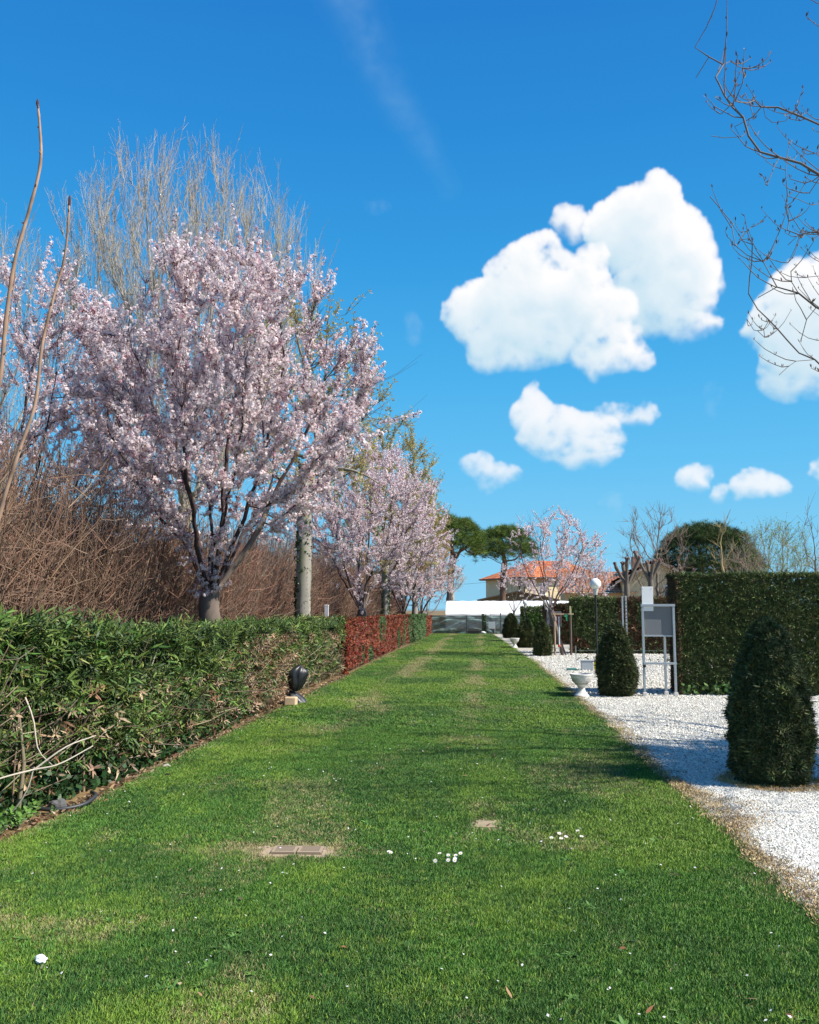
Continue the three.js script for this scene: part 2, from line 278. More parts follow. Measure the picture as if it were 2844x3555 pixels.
  const cI = new Inst(); for (let k = 0; k < 420; k++) { const z = -3.2 - 9 * R() * R(), x = leftEdge(z) + (rightEdge(z) - leftEdge(z)) * R(); if (fbm(x * 1.7, z * 1.7, 41, 3) < 0.02 || inDrain(x, z)) continue; cI.add(V(x, 0.012, z), V(R.s(0.2), 1, R.s(0.2)).normalize(), R() * 6.28, R.r(0.7, 1.3), jit(R, [0.075, 0.17, 0.022], 0.3)); }
  tag(cI.make('lawn_weeds', cl.geo(), gm, scene), 'small broad-leaved weeds scattered through the mown lawn', 'weeds', undefined, 'stuff');
  // straw-coloured dead grass where lawn meets gravel
  const dg = tuft(9, 14, 0.05, 0.03), dI = new Inst();
  for (let k = 0; k < 6500; k++) { const z = -3.5 - 30 * R() * R(), e = rightEdge(z), w = 0.05 + 0.5 * Math.max(0, fbm(z * 0.9, 5, 0, 3) + 0.02) + 0.42 * Math.exp(-(((z + 7.4) / 0.6) ** 2)), x = e + Math.abs(R.n()) * w; if (R() < 0.35 + 0.5 * fbm(x * 4, z * 4, 3, 3) || (z < -9 && R() < 0.55)) continue; dI.add(V(x, 0.01, z), V(R.s(0.5), 1, R.s(0.5)).normalize(), R() * 6.28, R.r(0.9, 1.7) * (1 - z * 0.012), jit(R, R() < 0.7 ? [0.45, 0.33, 0.17] : [0.28, 0.20, 0.11], 0.3), R.r(0.4, 0.8)); }
  for (let k = 0; k < 500; k++) { const a = R() * 6.28, d = 0.36 + 0.12 * R(), x = 2.64 + Math.cos(a) * d, z = -8.6 + Math.sin(a) * d; dI.add(V(x, 0.01, z), V(R.s(0.5), 1, R.s(0.5)).normalize(), R() * 6.28, R.r(0.8, 1.4), jit(R, [0.46, 0.30, 0.11], 0.3), R.r(0.5, 0.9)); }
  for (let k = 0; k < 900; k++) { const x = 1.7 + 4 * R(), z = -3.6 - 12 * R(); dI.add(V(x, 0.008, z), V(R.s(0.9), 0.7, R.s(0.9)).normalize(), R() * 6.28, R.r(0.5, 0.9), jit(R, [0.30, 0.2, 0.09], 0.3), R.r(0.3, 0.6)); }
  tag(dI.make('dry_grass', dg, vmat(0.95), scene), 'straw-coloured dead grass along the gravel edge', 'dry grass', undefined, 'stuff');
}
// white limestone gravel
{
  const R = rng(15), list = [0, 1].map((s) => { const g = new THREE.IcosahedronGeometry(1, 0), p = g.attributes.position; for (let k = 0; k < p.count; k++) { const x = p.getX(k), y = p.getY(k), z = p.getZ(k), q = 1 + 0.35 * vnoise(x * 2 + s * 9, y * 2, z * 2); p.setXYZ(k, x * q, y * q * 0.6, z * q * 0.8); } g.computeVertexNormals(); return [g, new Inst()]; });
  const lay = (z0, z1, per, s0, s1) => { const n = Math.round(per * (z0 - z1) * 5); for (let k = 0; k < n; k++) { const z = z0 + (z1 - z0) * R(), e = rightEdge(z), x = e + (Math.min(6.5, 0.46 * -z) - e) * R(); if (x < e + 0.02 || (x - e < 0.25 && R() < 0.5)) continue; const w = R() < 0.10 ? R.r(0.3, 0.7) : 1, s = R.r(s0, s1); list[k & 1][1].add(V(x, 0.010 + s * 0.2, z), V(R.s(0.6), 1, R.s(0.6)).normalize(), R() * 6.28, s, ((q) => [0.73 * q, 0.70 * q, 0.625 * q])(w * R.r(0.7, 1.12))); } };
  lay(-3.2, -9, 2600, 0.005, 0.0115); lay(-9, -17, 1000, 0.008, 0.017); lay(-17, -34, 160, 0.014, 0.03);
  const gm = mat(1, 1, 1, 0.9);
  for (const [g, I] of list) tag(I.make('gravel_stones', g, gm, scene), 'loose white limestone chippings covering the yard', 'gravel', 'white yard gravel', 'stuff');
}

// ---------------------------------------------------------------- trees: space colonisation
function grow({ seed, trunk, limbs = [], pts, step, kill, reach, up = 0.1, iters = 160, jitter = 0.12 }) {
  const R = rng(seed), N = trunk.map((p, k) => ({ p, par: k - 1, kids: 0 }));
  for (const P of limbs) P.forEach((p, k) => { N.push({ p, par: k ? N.length - 1 : trunk.length - 1, kids: 0 }); });
  const at = pts.map((p) => ({ p, n: -1, d: 1e9 }));
  let fresh = N.map((_, k) => k).filter((k) => !limbs.length || k >= trunk.length), live = at;
  for (let it = 0; it < iters && live.length; it++) {
    for (const a of live) for (const k of fresh) { const d = a.p.distanceToSquared(N[k].p); if (d < a.d) { a.d = d; a.n = k; } }
    live = live.filter((a) => a.d > kill * kill);
    const pull = new Map();
    for (const a of live) { if (a.d > reach * reach) continue; let v = pull.get(a.n); if (!v) pull.set(a.n, v = V()); v.add(V().subVectors(a.p, N[a.n].p).normalize()); }
    if (!pull.size) break;
    fresh = [];
    for (const [k, v] of pull) {
      if (N[k].kids > 3) continue;
      v.normalize(); v.x += R.s(jitter); v.z += R.s(jitter); v.y += up + R.s(jitter); v.normalize();
      N.push({ p: N[k].p.clone().addScaledVector(v, step * R.r(0.8, 1.2)), par: k, kids: 0 }); N[k].kids++; fresh.push(N.length - 1);
    }
  }
  return N;
}
function radii(N, rTip, rBase) {
  const leaves = new Float64Array(N.length), kidsOf = N.map(() => []);
  N.forEach((n, k) => { if (n.par >= 0) kidsOf[n.par].push(k); });
  for (let k = N.length - 1; k >= 0; k--) { if (!kidsOf[k].length) leaves[k] = 1; if (N[k].par >= 0) leaves[N[k].par] += leaves[k]; }
  const ex = Math.log(rBase / rTip) / Math.log(Math.max(2, leaves[0]));
  N.forEach((n, k) => { n.r = rTip * leaves[k] ** ex; n.k = kidsOf[k]; n.l = leaves[k]; });
}
function chains(N) {
  const out = [], todo = [[0, -1]];
  while (todo.length) {
    let [k, from] = todo.pop(); const ids = from >= 0 ? [from, k] : [k];
    for (;;) { const ks = N[k].k.slice().sort((a, b) => N[b].l - N[a].l); if (!ks.length) break; for (const o of ks.slice(1)) todo.push([o, k]); k = ks[0]; ids.push(k); }
    out.push(ids);
  }
  return out;
}
// builds trunk, limbs and twigs as parts of a tree group; returns the thin nodes for what grows on them
function wood(group, N, { bark, limbR, trunkN, flare = 0.3, twigCol, mat: m = vmat(0.9), minR = 0 }) {
  const tw = new GB(), thin = [], col = (c) => (P, th) => { const n = 1 + 0.35 * fbm(P.x * 6 + Math.cos(th) * 1.5, P.y * 4, P.z * 6 + Math.sin(th) * 1.5, 3); return [c[0] * n, c[1] * n, c[2] * n]; };
  chains(N).forEach((ids, ci) => {
    const first = ci === 0;
    const pts = ids.map((k) => N[k].p), rad = ids.map((k, q) => (q === 0 && !first ? Math.min(N[ids[1] ?? k].r * 1.15, N[k].r) : N[k].r));
    if (pts.length < 2) return;
    // split a chain into its thick part (limb or trunk) and its thin part
    let cut = ids.length; for (let q = 0; q < ids.length; q++) if (rad[q] < limbR) { cut = q; break; }
    if (first) cut = Math.max(cut, trunkN);
    if (cut > 2) {
      const g = new GB(), P = pts.slice(0, cut + 1), r = rad.slice(0, cut + 1), sm = [], sr = [];
      if (first) r.forEach((_, q) => { const h = P[q].y - P[0].y; if (h < 0.5) r[q] *= 1 + flare * (1 - h / 0.5) ** 2; });
      if (P.length > 2) { const cv = new THREE.CatmullRomCurve3(P, false, 'centripetal'), n = (P.length - 1) * 3; for (let q = 0; q <= n; q++) { sm.push(cv.getPoint(q / n)); const f = q / 3, a = Math.floor(f), b = Math.min(a + 1, r.length - 1); sr.push(r[a] + (r[b] - r[a]) * (f - a)); } }
      g.tube(sm.length ? sm : P, sr.length ? sr : r, first ? 16 : 9, col(bark), 0.14);
      mesh(first ? 'trunk' : 'limb', g.geo(true), m, group);
    }
    const rest = pts.slice(Math.max(0, cut > 2 ? cut : 0));
    const q0 = cut > 2 ? cut : 0;
    if (rest.length > 1) tw.tube(rest, rad.slice(q0), rad[q0] > 0.012 ? 5 : 3, twigCol || bark);
    for (let q = Math.max(1, q0); q < ids.length; q++) if (N[ids[q]].r < limbR * 0.6) thin.push({ p: pts[q], d: V().subVectors(pts[q], pts[q - 1]).normalize(), r: N[ids[q]].r, tip: q === ids.length - 1 });
  });
  return { tw, thin };
}
function crownPts(R, n, test, lo, hi) { const out = []; let guard = 0; while (out.length < n && guard++ < n * 60) { const p = V(R.r(lo[0], hi[0]), R.r(lo[1], hi[1]), R.r(lo[2], hi[2])); if (test(p)) out.push(p); } return out; }
const barkMat = vmat(0.95), twigMat = vmat(0.9);

// blossom cluster: open five-petalled flowers and a few dark young leaves
function blossomGeo(seed, nf, spread) {
  const R = rng(seed), g = new GB();
  for (let f = 0; f < nf; f++) {
    const o = rdir(R).multiplyScalar(spread * R.r(0.3, 1)); o.y *= 0.8; const d = o.clone().normalize().add(rdir(R).multiplyScalar(0.5)).normalize(), s = perp(d, R), t = V().crossVectors(d, s), rad = R.r(0.011, 0.015);
    const white = jit(R, [0.96, 0.93, 0.92], 0.04), rose = [0.84, 0.62, 0.67];
    const c0 = g.v(o.x, o.y, o.z, d.x, d.y, d.z, rose);
    for (let k = 0; k < 5; k++) {
      const P = (a, r, lift) => { const cx = Math.cos(a) * r, sx = Math.sin(a) * r; return g.v(o.x + s.x * cx + t.x * sx + d.x * lift, o.y + s.y * cx + t.y * sx + d.y * lift, o.z + s.z * cx + t.z * sx + d.z * lift, d.x, d.y, d.z, white); };
      const a = k * 1.2566; const p1 = P(a - 0.5, rad * 0.85, 0.004), p2 = P(a, rad * 1.15, 0.006), p3 = P(a + 0.5, rad * 0.85, 0.004); g.i.push(c0, p1, p2, c0, p2, p3);
    }
  }
  for (let k = 0; k < 2; k++) { const d = rdir(R); g.blade(V(), d, perp(d, R), R.r(0.045, 0.065), 0.014, [0.15, 0.015, 0.025], 0.2, 2); }
  return g.geo();
}
const petalMat = leafMat(0.42, 0.9, { ior: 1.15 });
function plumTree(label, pos, { seed, H, W, z = W, base, fork, rb, npts, nshoot, dens, fgeo, fscale = 1, sparse = 0, lean = 0, lower = 0.5, nl = 8, group }) {
  const R = rng(seed), t = thing('plum_tree', label, 'tree', pos, 0, group), trunk = [];
  for (let k = 0; k <= 6; k++) trunk.push(V(lean * k / 6 + 0.02 * R.s(1), -0.05 + (fork + 0.05) * k / 6, 0.02 * R.s(1)));
  const limbs = []; for (let k = 0; k < nl; k++) { const a = k / nl * 6.283 * 1.0 + R.s(0.35), ti = k === 0 ? 0.15 : R.r(0.38, 0.72), P = []; for (let q = 1; q <= 4; q++) P.push(V(lean + Math.sin(ti) * Math.cos(a) * H * 0.035 * q, fork - 0.06 * (k % 3) + Math.cos(ti) * H * 0.035 * q, Math.sin(ti) * Math.sin(a) * H * 0.035 * q)); limbs.push(P); }
  const cy = base + (H - base) * 0.48, hy = (H - base) * 0.52;
  const test = (p) => { const q = (p.y - base) / (H - base), w = (q < 0.45 ? lower + (1 - lower) * Math.sin(q / 0.45 * 1.57) : Math.sqrt(Math.max(0, 1 - ((q - 0.45) / 0.56) ** 2))) * (1 + 0.6 * fbm(p.x * 0.8, p.y * 0.8, p.z * 0.8 + seed, 3)); const d = Math.hypot((p.x - lean) / W, p.z / z); return q > 0 && q < 1 && d < w && R() < 0.35 + 0.65 * d / w; };
  const pts = crownPts(R, npts, test, [-W * 1.2 + lean, base, -z * 1.2], [W * 1.2 + lean, H, z * 1.2]);
  const N = grow({ seed: seed + 1, trunk, limbs, pts, step: H * 0.028, kill: H * 0.045, reach: H * 0.9, up: 0.16, jitter: 0.22 });
  radii(N, 0.0035, rb);
  const { tw, thin } = wood(t, N, { bark: [0.17, 0.13, 0.105], limbR: rb * 0.26, trunkN: 6, twigCol: [0.055, 0.032, 0.03], mat: barkMat });
  const I = new Inst(), tint = () => { const r = R(); return r < 0.84 ? [1, 0.99, 0.99] : r < 0.94 ? [0.98, 0.90, 0.92] : [0.80, 0.58, 0.64]; };
  const full = (p) => fbm(p.x * 1.1 + seed, p.y * 1.1, p.z * 1.1, 3) > -0.10 + (p.y < base + 0.25 * (H - base) ? 0.14 : 0) || R() < 0.12;
  const centre = V(lean, base + (H - base) * 0.2, 0);
  for (const n of thin) if (R() < dens && n.p.y > base * 0.8 && full(n.p)) I.add(n.p.clone().add(rdir(R).multiplyScalar(0.02)), rdir(R), R() * 6.28, fscale * R.r(0.7, 1.25), tint());
  for (let k = 0; k < nshoot; k++) {
    const n = thin[Math.floor(R() * thin.length)], d = V().subVectors(n.p, centre).normalize().multiplyScalar(0.5).add(n.d.clone().multiplyScalar(0.5)).add(V(0, 0.22, 0)).add(rdir(R).multiplyScalar(0.75)).normalize(), L = H * R.r(0.02, 0.065) * (n.tip ? 1.25 : 1) * (R() < 0.04 ? 1.9 : 1);
    const mid = n.p.clone().addScaledVector(d, L * 0.5).add(rdir(R).multiplyScalar(L * 0.05)), end = n.p.clone().addScaledVector(d, L).add(V(0, L * 0.12, 0));
    tw.tube([n.p, mid, end], [0.004, 0.003, 0.0015], 3, [0.06, 0.03, 0.032]);
    if (R() < sparse || !full(n.p)) continue;
    const m = Math.max(2, Math.round(L / (0.055 * fscale)));
    for (let q = 0; q <= m; q++) { if (R() < 0.12) continue; const u = 0.1 + 0.9 * q / m, p = u < 0.5 ? n.p.clone().lerp(mid, u * 2) : mid.clone().lerp(end, u * 2 - 1); I.add(p.add(rdir(R).multiplyScalar(0.012)), rdir(R), R() * 6.28, fscale * R.r(0.65, 1.2) * (q > m - 2 ? 0.8 : 1), tint()); }
  }
  mesh('twigs', tw.geo(), twigMat, t, 'stuff');
  I.make('blossom', fgeo, petalMat, t);
  t.userData.count = undefined; delete t.userData.count;
  return t;
}
const fA = blossomGeo(3, 14, 0.040), fB = blossomGeo(4, 13, 0.050);
plumTree('large plum tree in dense pale pink blossom with low forked trunk, behind the oleander hedge', [-4.35, 0, -13.8], { seed: 101, H: 7.3, W: 2.6, z: 2.6, base: 2.35, fork: 1.75, rb: 0.17, npts: 1300, nshoot: 4200, dens: 0.6, fgeo: fA, fscale: 1.25, lower: 0.2, nl: 10 });
plumTree('plum tree in pale blossom rising from the brown thicket behind the tall bare shoots', [-8.4, 0, -14.6], { seed: 202, H: 7.5, W: 2.8, base: 2.2, fork: 1.6, rb: 0.15, npts: 900, nshoot: 2600, dens: 0.8, fgeo: fA, fscale: 1.1, lower: 0.4 });
plumTree('plum tree in white-pink blossom behind the red photinia hedge, between two grey trunks', [-4.1, 0, -29.6], { seed: 303, H: 7.3, W: 2.7, base: 2.0, fork: 1.5, rb: 0.16, npts: 900, nshoot: 2900, dens: 0.7, fgeo: fB, fscale: 1.25, lower: 0.3 });
plumTree('half-bare plum tree with thin blossom behind the far end of the red photinia hedge', [-4.05, 0, -44.5], { seed: 404, H: 5.9, W: 2.4, base: 1.7, fork: 1.3, rb: 0.13, npts: 900, nshoot: 3000, dens: 0.6, fgeo: fB, fscale: 1.3, sparse: 0.25, lower: 0.4 });
plumTree('plum tree with faded sparse blossom behind the short green hedge', [-3.95, 0, -55], { seed: 505, H: 6.0, W: 2.4, base: 1.6, fork: 1.2, rb: 0.12, npts: 500, nshoot: 1000, dens: 0.6, fgeo: fB, fscale: 1.5, sparse: 0.3, lower: 0.4 });
plumTree('young plum tree in thin pink blossom tied to wooden stakes in the gravel yard', [2.75, 0, -31.2], { seed: 606, H: 5.1, W: 1.55, base: 2.0, fork: 1.55, rb: 0.085, npts: 420, nshoot: 1000, dens: 0.35, fgeo: fB, fscale: 1.0, sparse: 0.25, lean: -0.42, lower: 0.55 });
plumTree('small plum sapling with a few pink flowers behind the farthest cone-shaped yew', [1.75, 0, -52], { seed: 707, H: 4.3, W: 1.3, base: 2.0, fork: 1.4, rb: 0.06, npts: 220, nshoot: 300, dens: 0.5, fgeo: fB, fscale: 1.2, sparse: 0.25, lower: 0.6 });
plumTree('young plum tree with thin blossom beside the red-roofed low house', [5.6, 0, -46], { seed: 808, H: 4.4, W: 1.3, base: 2.0, fork: 1.6, rb: 0.07, npts: 240, nshoot: 380, dens: 0.5, fgeo: fB, fscale: 1.2, sparse: 0.2, lower: 0.55 });
console.log('plums');

// grey-barked pollards with opening buds and ivy on the trunk
function budGeo(seed, c1, c2) { const R = rng(seed), g = new GB(); for (let k = 0; k < 7; k++) { const d = rdir(R); d.y = Math.abs(d.y) + 0.25; d.normalize(); g.blade(rdir(R).multiplyScalar(0.02), d, perp(d, R), R.r(0.05, 0.10), R.r(0.018, 0.032), jit(R, R() < 0.5 ? c1 : c2, 0.2), 0.2, 2); } return g.geo(); }
const ivyLeaf = (() => { const g = new GB(), R = rng(8); for (let k = 0; k < 3; k++) { const d = V(R.s(0.7), -0.4 + R.s(0.6), 0.5).normalize(); g.blade(rdir(R).multiplyScalar(0.03), d, perp(d, R), 0.06, 0.05, jit(R, [1, 1, 1], 0.25), 0.15, 2); } return g.geo(); })();
const ivyMat = leafMat(0.15, 0.45);
function pollard(label, pos, { seed, H, W, fork, rb, buds, nb, ivy = 0, npts = 500, group }) {
  const R = rng(seed), t = thing('pollarded_tree', label, 'tree', pos, 0, group), trunk = [];
  for (let k = 0; k <= 10; k++) trunk.push(V(0.03 * R.s(1), -0.05 + (fork + 0.05) * k / 10, 0.03 * R.s(1)));
  const base = fork * 0.86, test = (p) => { const q = (p.y - base) / (H - base), w = Math.sqrt(Math.max(0, 1 - ((q - 0.42) / 0.6) ** 2)) * (1 + 0.2 * fbm(p.x * 0.5, p.y * 0.5, p.z * 0.5 + seed, 2)); return Math.hypot(p.x, p.z) < W * w; };
  const N = grow({ seed: seed + 1, trunk, pts: crownPts(R, npts, test, [-W * 1.2, base, -W * 1.2], [W * 1.2, H, W * 1.2]), step: 0.28, kill: 0.42, reach: 12, up: 0.18, jitter: 0.2 });
  radii(N, 0.006, rb);
  const bark = [0.30, 0.275, 0.235], { tw, thin } = wood(t, N, { bark, limbR: 0.05, trunkN: 11, twigCol: [0.20, 0.16, 0.11], mat: barkMat, flare: 0.15 });
  // trunk keeps its girth up to the pollard head
  const old = t.children.find((c) => c.name === 'trunk'); t.remove(old);
  const g = new GB(), P = [], r = []; for (let k = 0; k <= 26; k++) { const u = k / 26; P.push(V(0.03 * vnoise(u * 3, seed), -0.05 + u * (fork + 0.15), 0.03 * vnoise(u * 3, seed + 5))); r.push(rb * (1.12 - 0.22 * u + 0.22 * sstep(0.88, 0.97, u) * (1 - sstep(0.98, 1, u) * 0.8)) * (1 + 0.15 * (1 - sstep(0, 0.1, u)))); }
  g.tube(P, r, 18, (p, th) => { const n = 1 + 0.5 * fbm(p.x * 5 + Math.cos(th) * 2.5, p.y * 2.6, p.z * 5 + Math.sin(th) * 2.5, 4), l = sstep(0.1, 0.35, fbm(Math.cos(th) * 2 + 7, p.y * 1.3, Math.sin(th) * 2, 3)); return [bark[0] * n * (1 - 0.3 * l), bark[1] * n * (1 - 0.2 * l), bark[2] * n * (1 - 0.45 * l)]; }, 0.07);
  mesh('trunk', g.geo(true), barkMat, t);
  const I = new Inst();
  for (let k = 0; k < nb; k++) {
    const n = thin[Math.floor(R() * thin.length)], d = n.d.clone().add(V(0, 0.6, 0)).add(rdir(R).multiplyScalar(0.5)).normalize(), L = R.r(0.25, 0.8), e = n.p.clone().addScaledVector(d, L);
    tw.tube([n.p, n.p.clone().lerp(e, 0.5).add(rdir(R).multiplyScalar(0.03)), e], [0.006, 0.005, 0.003], 3, [0.21, 0.15, 0.09]);
    for (let q = 1; q <= 4; q++) I.add(n.p.clone().lerp(e, q / 4).add(rdir(R).multiplyScalar(0.03)), d, R() * 6.28, R.r(0.6, 1.25), jit(R, [1, 1, 1], 0.25));
  }
  mesh('twigs', tw.geo(), twigMat, t, 'stuff');
  I.make('buds', buds, leafMat(0.3), t);
  if (ivy) { const J = new Inst(); for (let k = 0; k < ivy; k++) { const h = fork * 0.75 * R() ** 1.7, th = (R() < 0.6 ? 0.4 : 2.4) + R.n() * (0.5 + 0.5 * (1 - h / fork)), d = V(Math.cos(th), 0, Math.sin(th)); J.add(V(d.x * rb * 1.12, h, d.z * rb * 1.12), d, R() * 6.28, R.r(0.6, 1.2), jit(R, [0.04, 0.085, 0.018], 0.3)); } J.make('ivy', ivyLeaf, ivyMat, t); }
  return t;
}
const ochre = budGeo(21, [0.50, 0.38, 0.15], [0.48, 0.46, 0.17]), rusty = budGeo(22, [0.50, 0.31, 0.14], [0.52, 0.42, 0.18]);
pollard('thick grey ivy-grown trunk with a crooked side limb rising behind the oleander hedge', [-4.38, 0, -21.1], { seed: 31, H: 9.2, W: 2.2, fork: 5.0, rb: 0.185, buds: ochre, nb: 900, ivy: 420 });
pollard('grey ivy-grown tree with yellow-brown opening buds behind the red photinia hedge', [-4.25, 0, -38.2], { seed: 32, H: 9.9, W: 2.8, fork: 3.4, rb: 0.17, buds: ochre, nb: 3000, ivy: 380 });
pollard('slim grey tree with rust-brown opening buds beside the short green hedge', [-4.1, 0, -52.5], { seed: 33, H: 9.6, W: 2.3, fork: 3.1, rb: 0.17, buds: rusty, nb: 2400, ivy: 0 });
{ // side limb of the first pollard
  const g = new GB(), c = new THREE.CatmullRomCurve3([V(0.05, 4.55, 0), V(0.35, 4.62, 0.05), V(0.55, 4.9, 0.05), V(0.95, 5.0, 0.1), V(1.5, 4.85, 0.15), V(1.9, 4.6, 0.2)]), P = c.getPoints(24);
  g.tube(P, P.map((_, k) => 0.11 - 0.095 * sstep(0, 1, k / 24)), 10, [0.25, 0.225, 0.19], 0.15);
  mesh('limb', g.geo(true), barkMat, scene.children.find((o) => o.name === 'pollarded_tree'));
}
// fastigiate bare poplars behind
function poplar(label, pos, { seed, H, W, base, rb, npts, nshoot }) {
  const R = rng(seed), t = thing('bare_poplar', label, 'tree', pos), trunk = []; for (let k = 0; k <= 6; k++) trunk.push(V(0.05 * R.s(1), base * 0.6 * k / 6, 0.05 * R.s(1)));
  const test = (p) => { const q = (p.y - base) / (H - base), w = (q < 0.55 ? 0.45 + 0.55 * sstep(0, 0.55, q) : Math.sqrt(Math.max(0, 1 - ((q - 0.55) / 0.46) ** 2))) * (1 + 0.12 * fbm(p.x * 0.3, p.y * 0.2, p.z * 0.3 + seed, 2)); return Math.hypot(p.x, p.z) < W * w; };
  const N = grow({ seed: seed + 1, trunk, pts: crownPts(R, npts, test, [-W * 1.2, base, -W * 1.2], [W * 1.2, H, W * 1.2]), step: 0.5, kill: 0.75, reach: 30, up: 0.55, jitter: 0.16 });
  radii(N, 0.010, rb);
  const c = [0.42, 0.37, 0.31], { tw, thin } = wood(t, N, { bark: [0.32, 0.28, 0.21], limbR: 0.09, trunkN: 6, twigCol: c, mat: barkMat });
  for (let k = 0; k < nshoot; k++) { const n = thin[Math.floor(R() * thin.length)], d = n.d.clone().multiplyScalar(0.5).add(V(R.s(0.3), 1.05, R.s(0.3))).normalize(), L = R.r(0.5, 2.2), e = n.p.clone().addScaledVector(d, L).add(V(0, L * 0.12, 0)), m = n.p.clone().addScaledVector(d, L * 0.5).add(V(R.s(0.06), 0, R.s(0.06))), cc = jit(R, R() < 0.85 ? c : [0.38, 0.34, 0.20], 0.2); tw.tube([n.p, m, e], [0.009, 0.0075, 0.004], 3, cc); for (let q = 0; q < 2; q++) { const b = m.clone().lerp(e, R()), dd = d.clone().add(rdir(R).multiplyScalar(0.6)).normalize(); tw.tube([b, b.clone().addScaledVector(dd, R.r(0.2, 0.6))], [0.008, 0.004], 3, cc); } }
  mesh('twigs', tw.geo(), twigMat, t, 'stuff');
}
poplar('tall bare poplar with a broad fan of upright pale twigs towering above the big plum', [-12.6, 0, -36], { seed: 41, H: 20.4, W: 5.8, base: 5.5, rb: 0.32, npts: 2200, nshoot: 5200 });
poplar('bare poplar with upright pale twigs rising beside the tall bare shoots', [-24.5, 0, -40], { seed: 42, H: 20.5, W: 4.5, base: 6, rb: 0.3, npts: 600, nshoot: 1300 });
console.log('trees');

// bare tree over the gravel, whose limbs hang into the picture and whose shade lies on the lawn
{
  const R = rng(51), t = thing('bare_walnut', 'bare budding tree whose dark limbs reach over the gravel yard against the sky', 'tree', [6.95, 0, -9.9]), trunk = []; for (let k = 0; k <= 8; k++) trunk.push(V(0.04 * R.s(1), -0.05 + 2.5 * k / 8, 0.04 * R.s(1)));
  const test = (p) => { const q = (p.y - 3.4) / 6.9, w = Math.sqrt(Math.max(0, 1 - ((q - 0.5) / 0.6) ** 2)); const d = Math.hypot(p.x, p.z); return d < 4.7 * w && R() < 0.25 + d / 5; };
  const N = grow({ seed: 52, trunk, pts: crownPts(R, 430, test, [-4.9, 3.4, -4.9], [4.9, 10.3, 4.9]), step: 0.22, kill: 0.42, reach: 9, up: 0.05, jitter: 0.32 });
  radii(N, 0.005, 0.12);
  const { tw, thin } = wood(t, N, { bark: [0.16, 0.145, 0.135], limbR: 0.035, trunkN: 8, twigCol: [0.15, 0.13, 0.12], mat: barkMat });
  const bg = new GB(), rb = rng(53); for (let k = 0; k < 3; k++) { const d = V(rb.s(0.5), 1, rb.s(0.5)).normalize(); bg.blade(V(rb.s(0.008), 0, rb.s(0.008)), d, perp(d, rb), 0.045, 0.014, jit(rb, [0.22, 0.14, 0.08], 0.3), 0.2, 2); }
  const I = new Inst();
  for (let k = 0; k < 800; k++) {
    const n = thin[Math.floor(R() * thin.length)], d = n.d.clone().add(rdir(R).multiplyScalar(0.8)); d.y = Math.abs(d.y) * 0.5; d.normalize(); const L = R.r(0.15, 0.55), P = []; for (let q = 0; q <= 4; q++) { const u = q / 4; P.push(n.p.clone().addScaledVector(d, L * u).add(V(0, L * (0.55 * u * u - 0.15 * u), 0)).add(rdir(R).multiplyScalar(0.008))); }
    tw.tube(P, [0.0065, 0.006, 0.005, 0.0045, 0.003], 4, [0.18, 0.145, 0.13]);
    for (let q = 1; q <= 4; q++) if (q === 4 || R() < 0.5) I.add(P[q], V(R.s(0.4), 1, R.s(0.4)).normalize(), R() * 6.28, R.r(0.7, 1.4), jit(R, [1, 1, 1], 0.2));
  }
  mesh('twigs', tw.geo(), twigMat, t, 'stuff'); I.make('buds', bg.geo(), leafMat(0.2), t);
}

{ // a pollard with a dense head beside it, out of the picture; its shade falls across the gravel and the lawn
  const R = rng(57), t = thing('twiggy_pollard', 'pollarded tree with dense twiggy head beside the bare budding tree', 'tree', [7.5, 0, -8.6]), g = new GB(), tw = new GB(), P = []; for (let k = 0; k <= 8; k++) P.push(V(0.03 * R.s(1), -0.05 + 4.0 * k / 8, 0.03 * R.s(1)));
  g.tube(P, P.map((_, k) => 0.2 - 0.05 * k / 8), 12, [0.2, 0.17, 0.14], 0.12); mesh('trunk', g.geo(true), barkMat, t);
  for (let l = 0; l < 9; l++) { const a = l * 0.7 + R.s(0.2), ti = R.r(0.4, 1.15), L = R.r(0.9, 1.9), Q = []; for (let q = 0; q <= 6; q++) { const u = q / 6; Q.push(V(Math.cos(a) * Math.sin(ti) * L * u, 3.9 + L * Math.cos(ti) * u + 0.2 * u * u, Math.sin(a) * Math.sin(ti) * L * u)); } const b = new GB(); b.tube(Q, Q.map((_, q) => 0.09 - 0.045 * q / 6), 8, [0.2, 0.17, 0.14], 0.2); mesh('limb', b.geo(true), barkMat, t); for (let k = 0; k < 220; k++) { const s = Q[2 + Math.floor(R() * 5)], d = V(Math.cos(a) * 0.5 + R.s(0.9), 0.7 + R.s(0.6), Math.sin(a) * 0.5 + R.s(0.9)).normalize(), LL = R.r(0.4, 1.3), e = s.clone().addScaledVector(d, LL); tw.tube([s, s.clone().lerp(e, 0.5).add(rdir(R).multiplyScalar(0.05)), e], [0.016, 0.013, 0.006], 4, jit(R, [0.2, 0.15, 0.11], 0.2)); } }
  mesh('twigs', tw.geo(), twigMat, t, 'stuff');
}
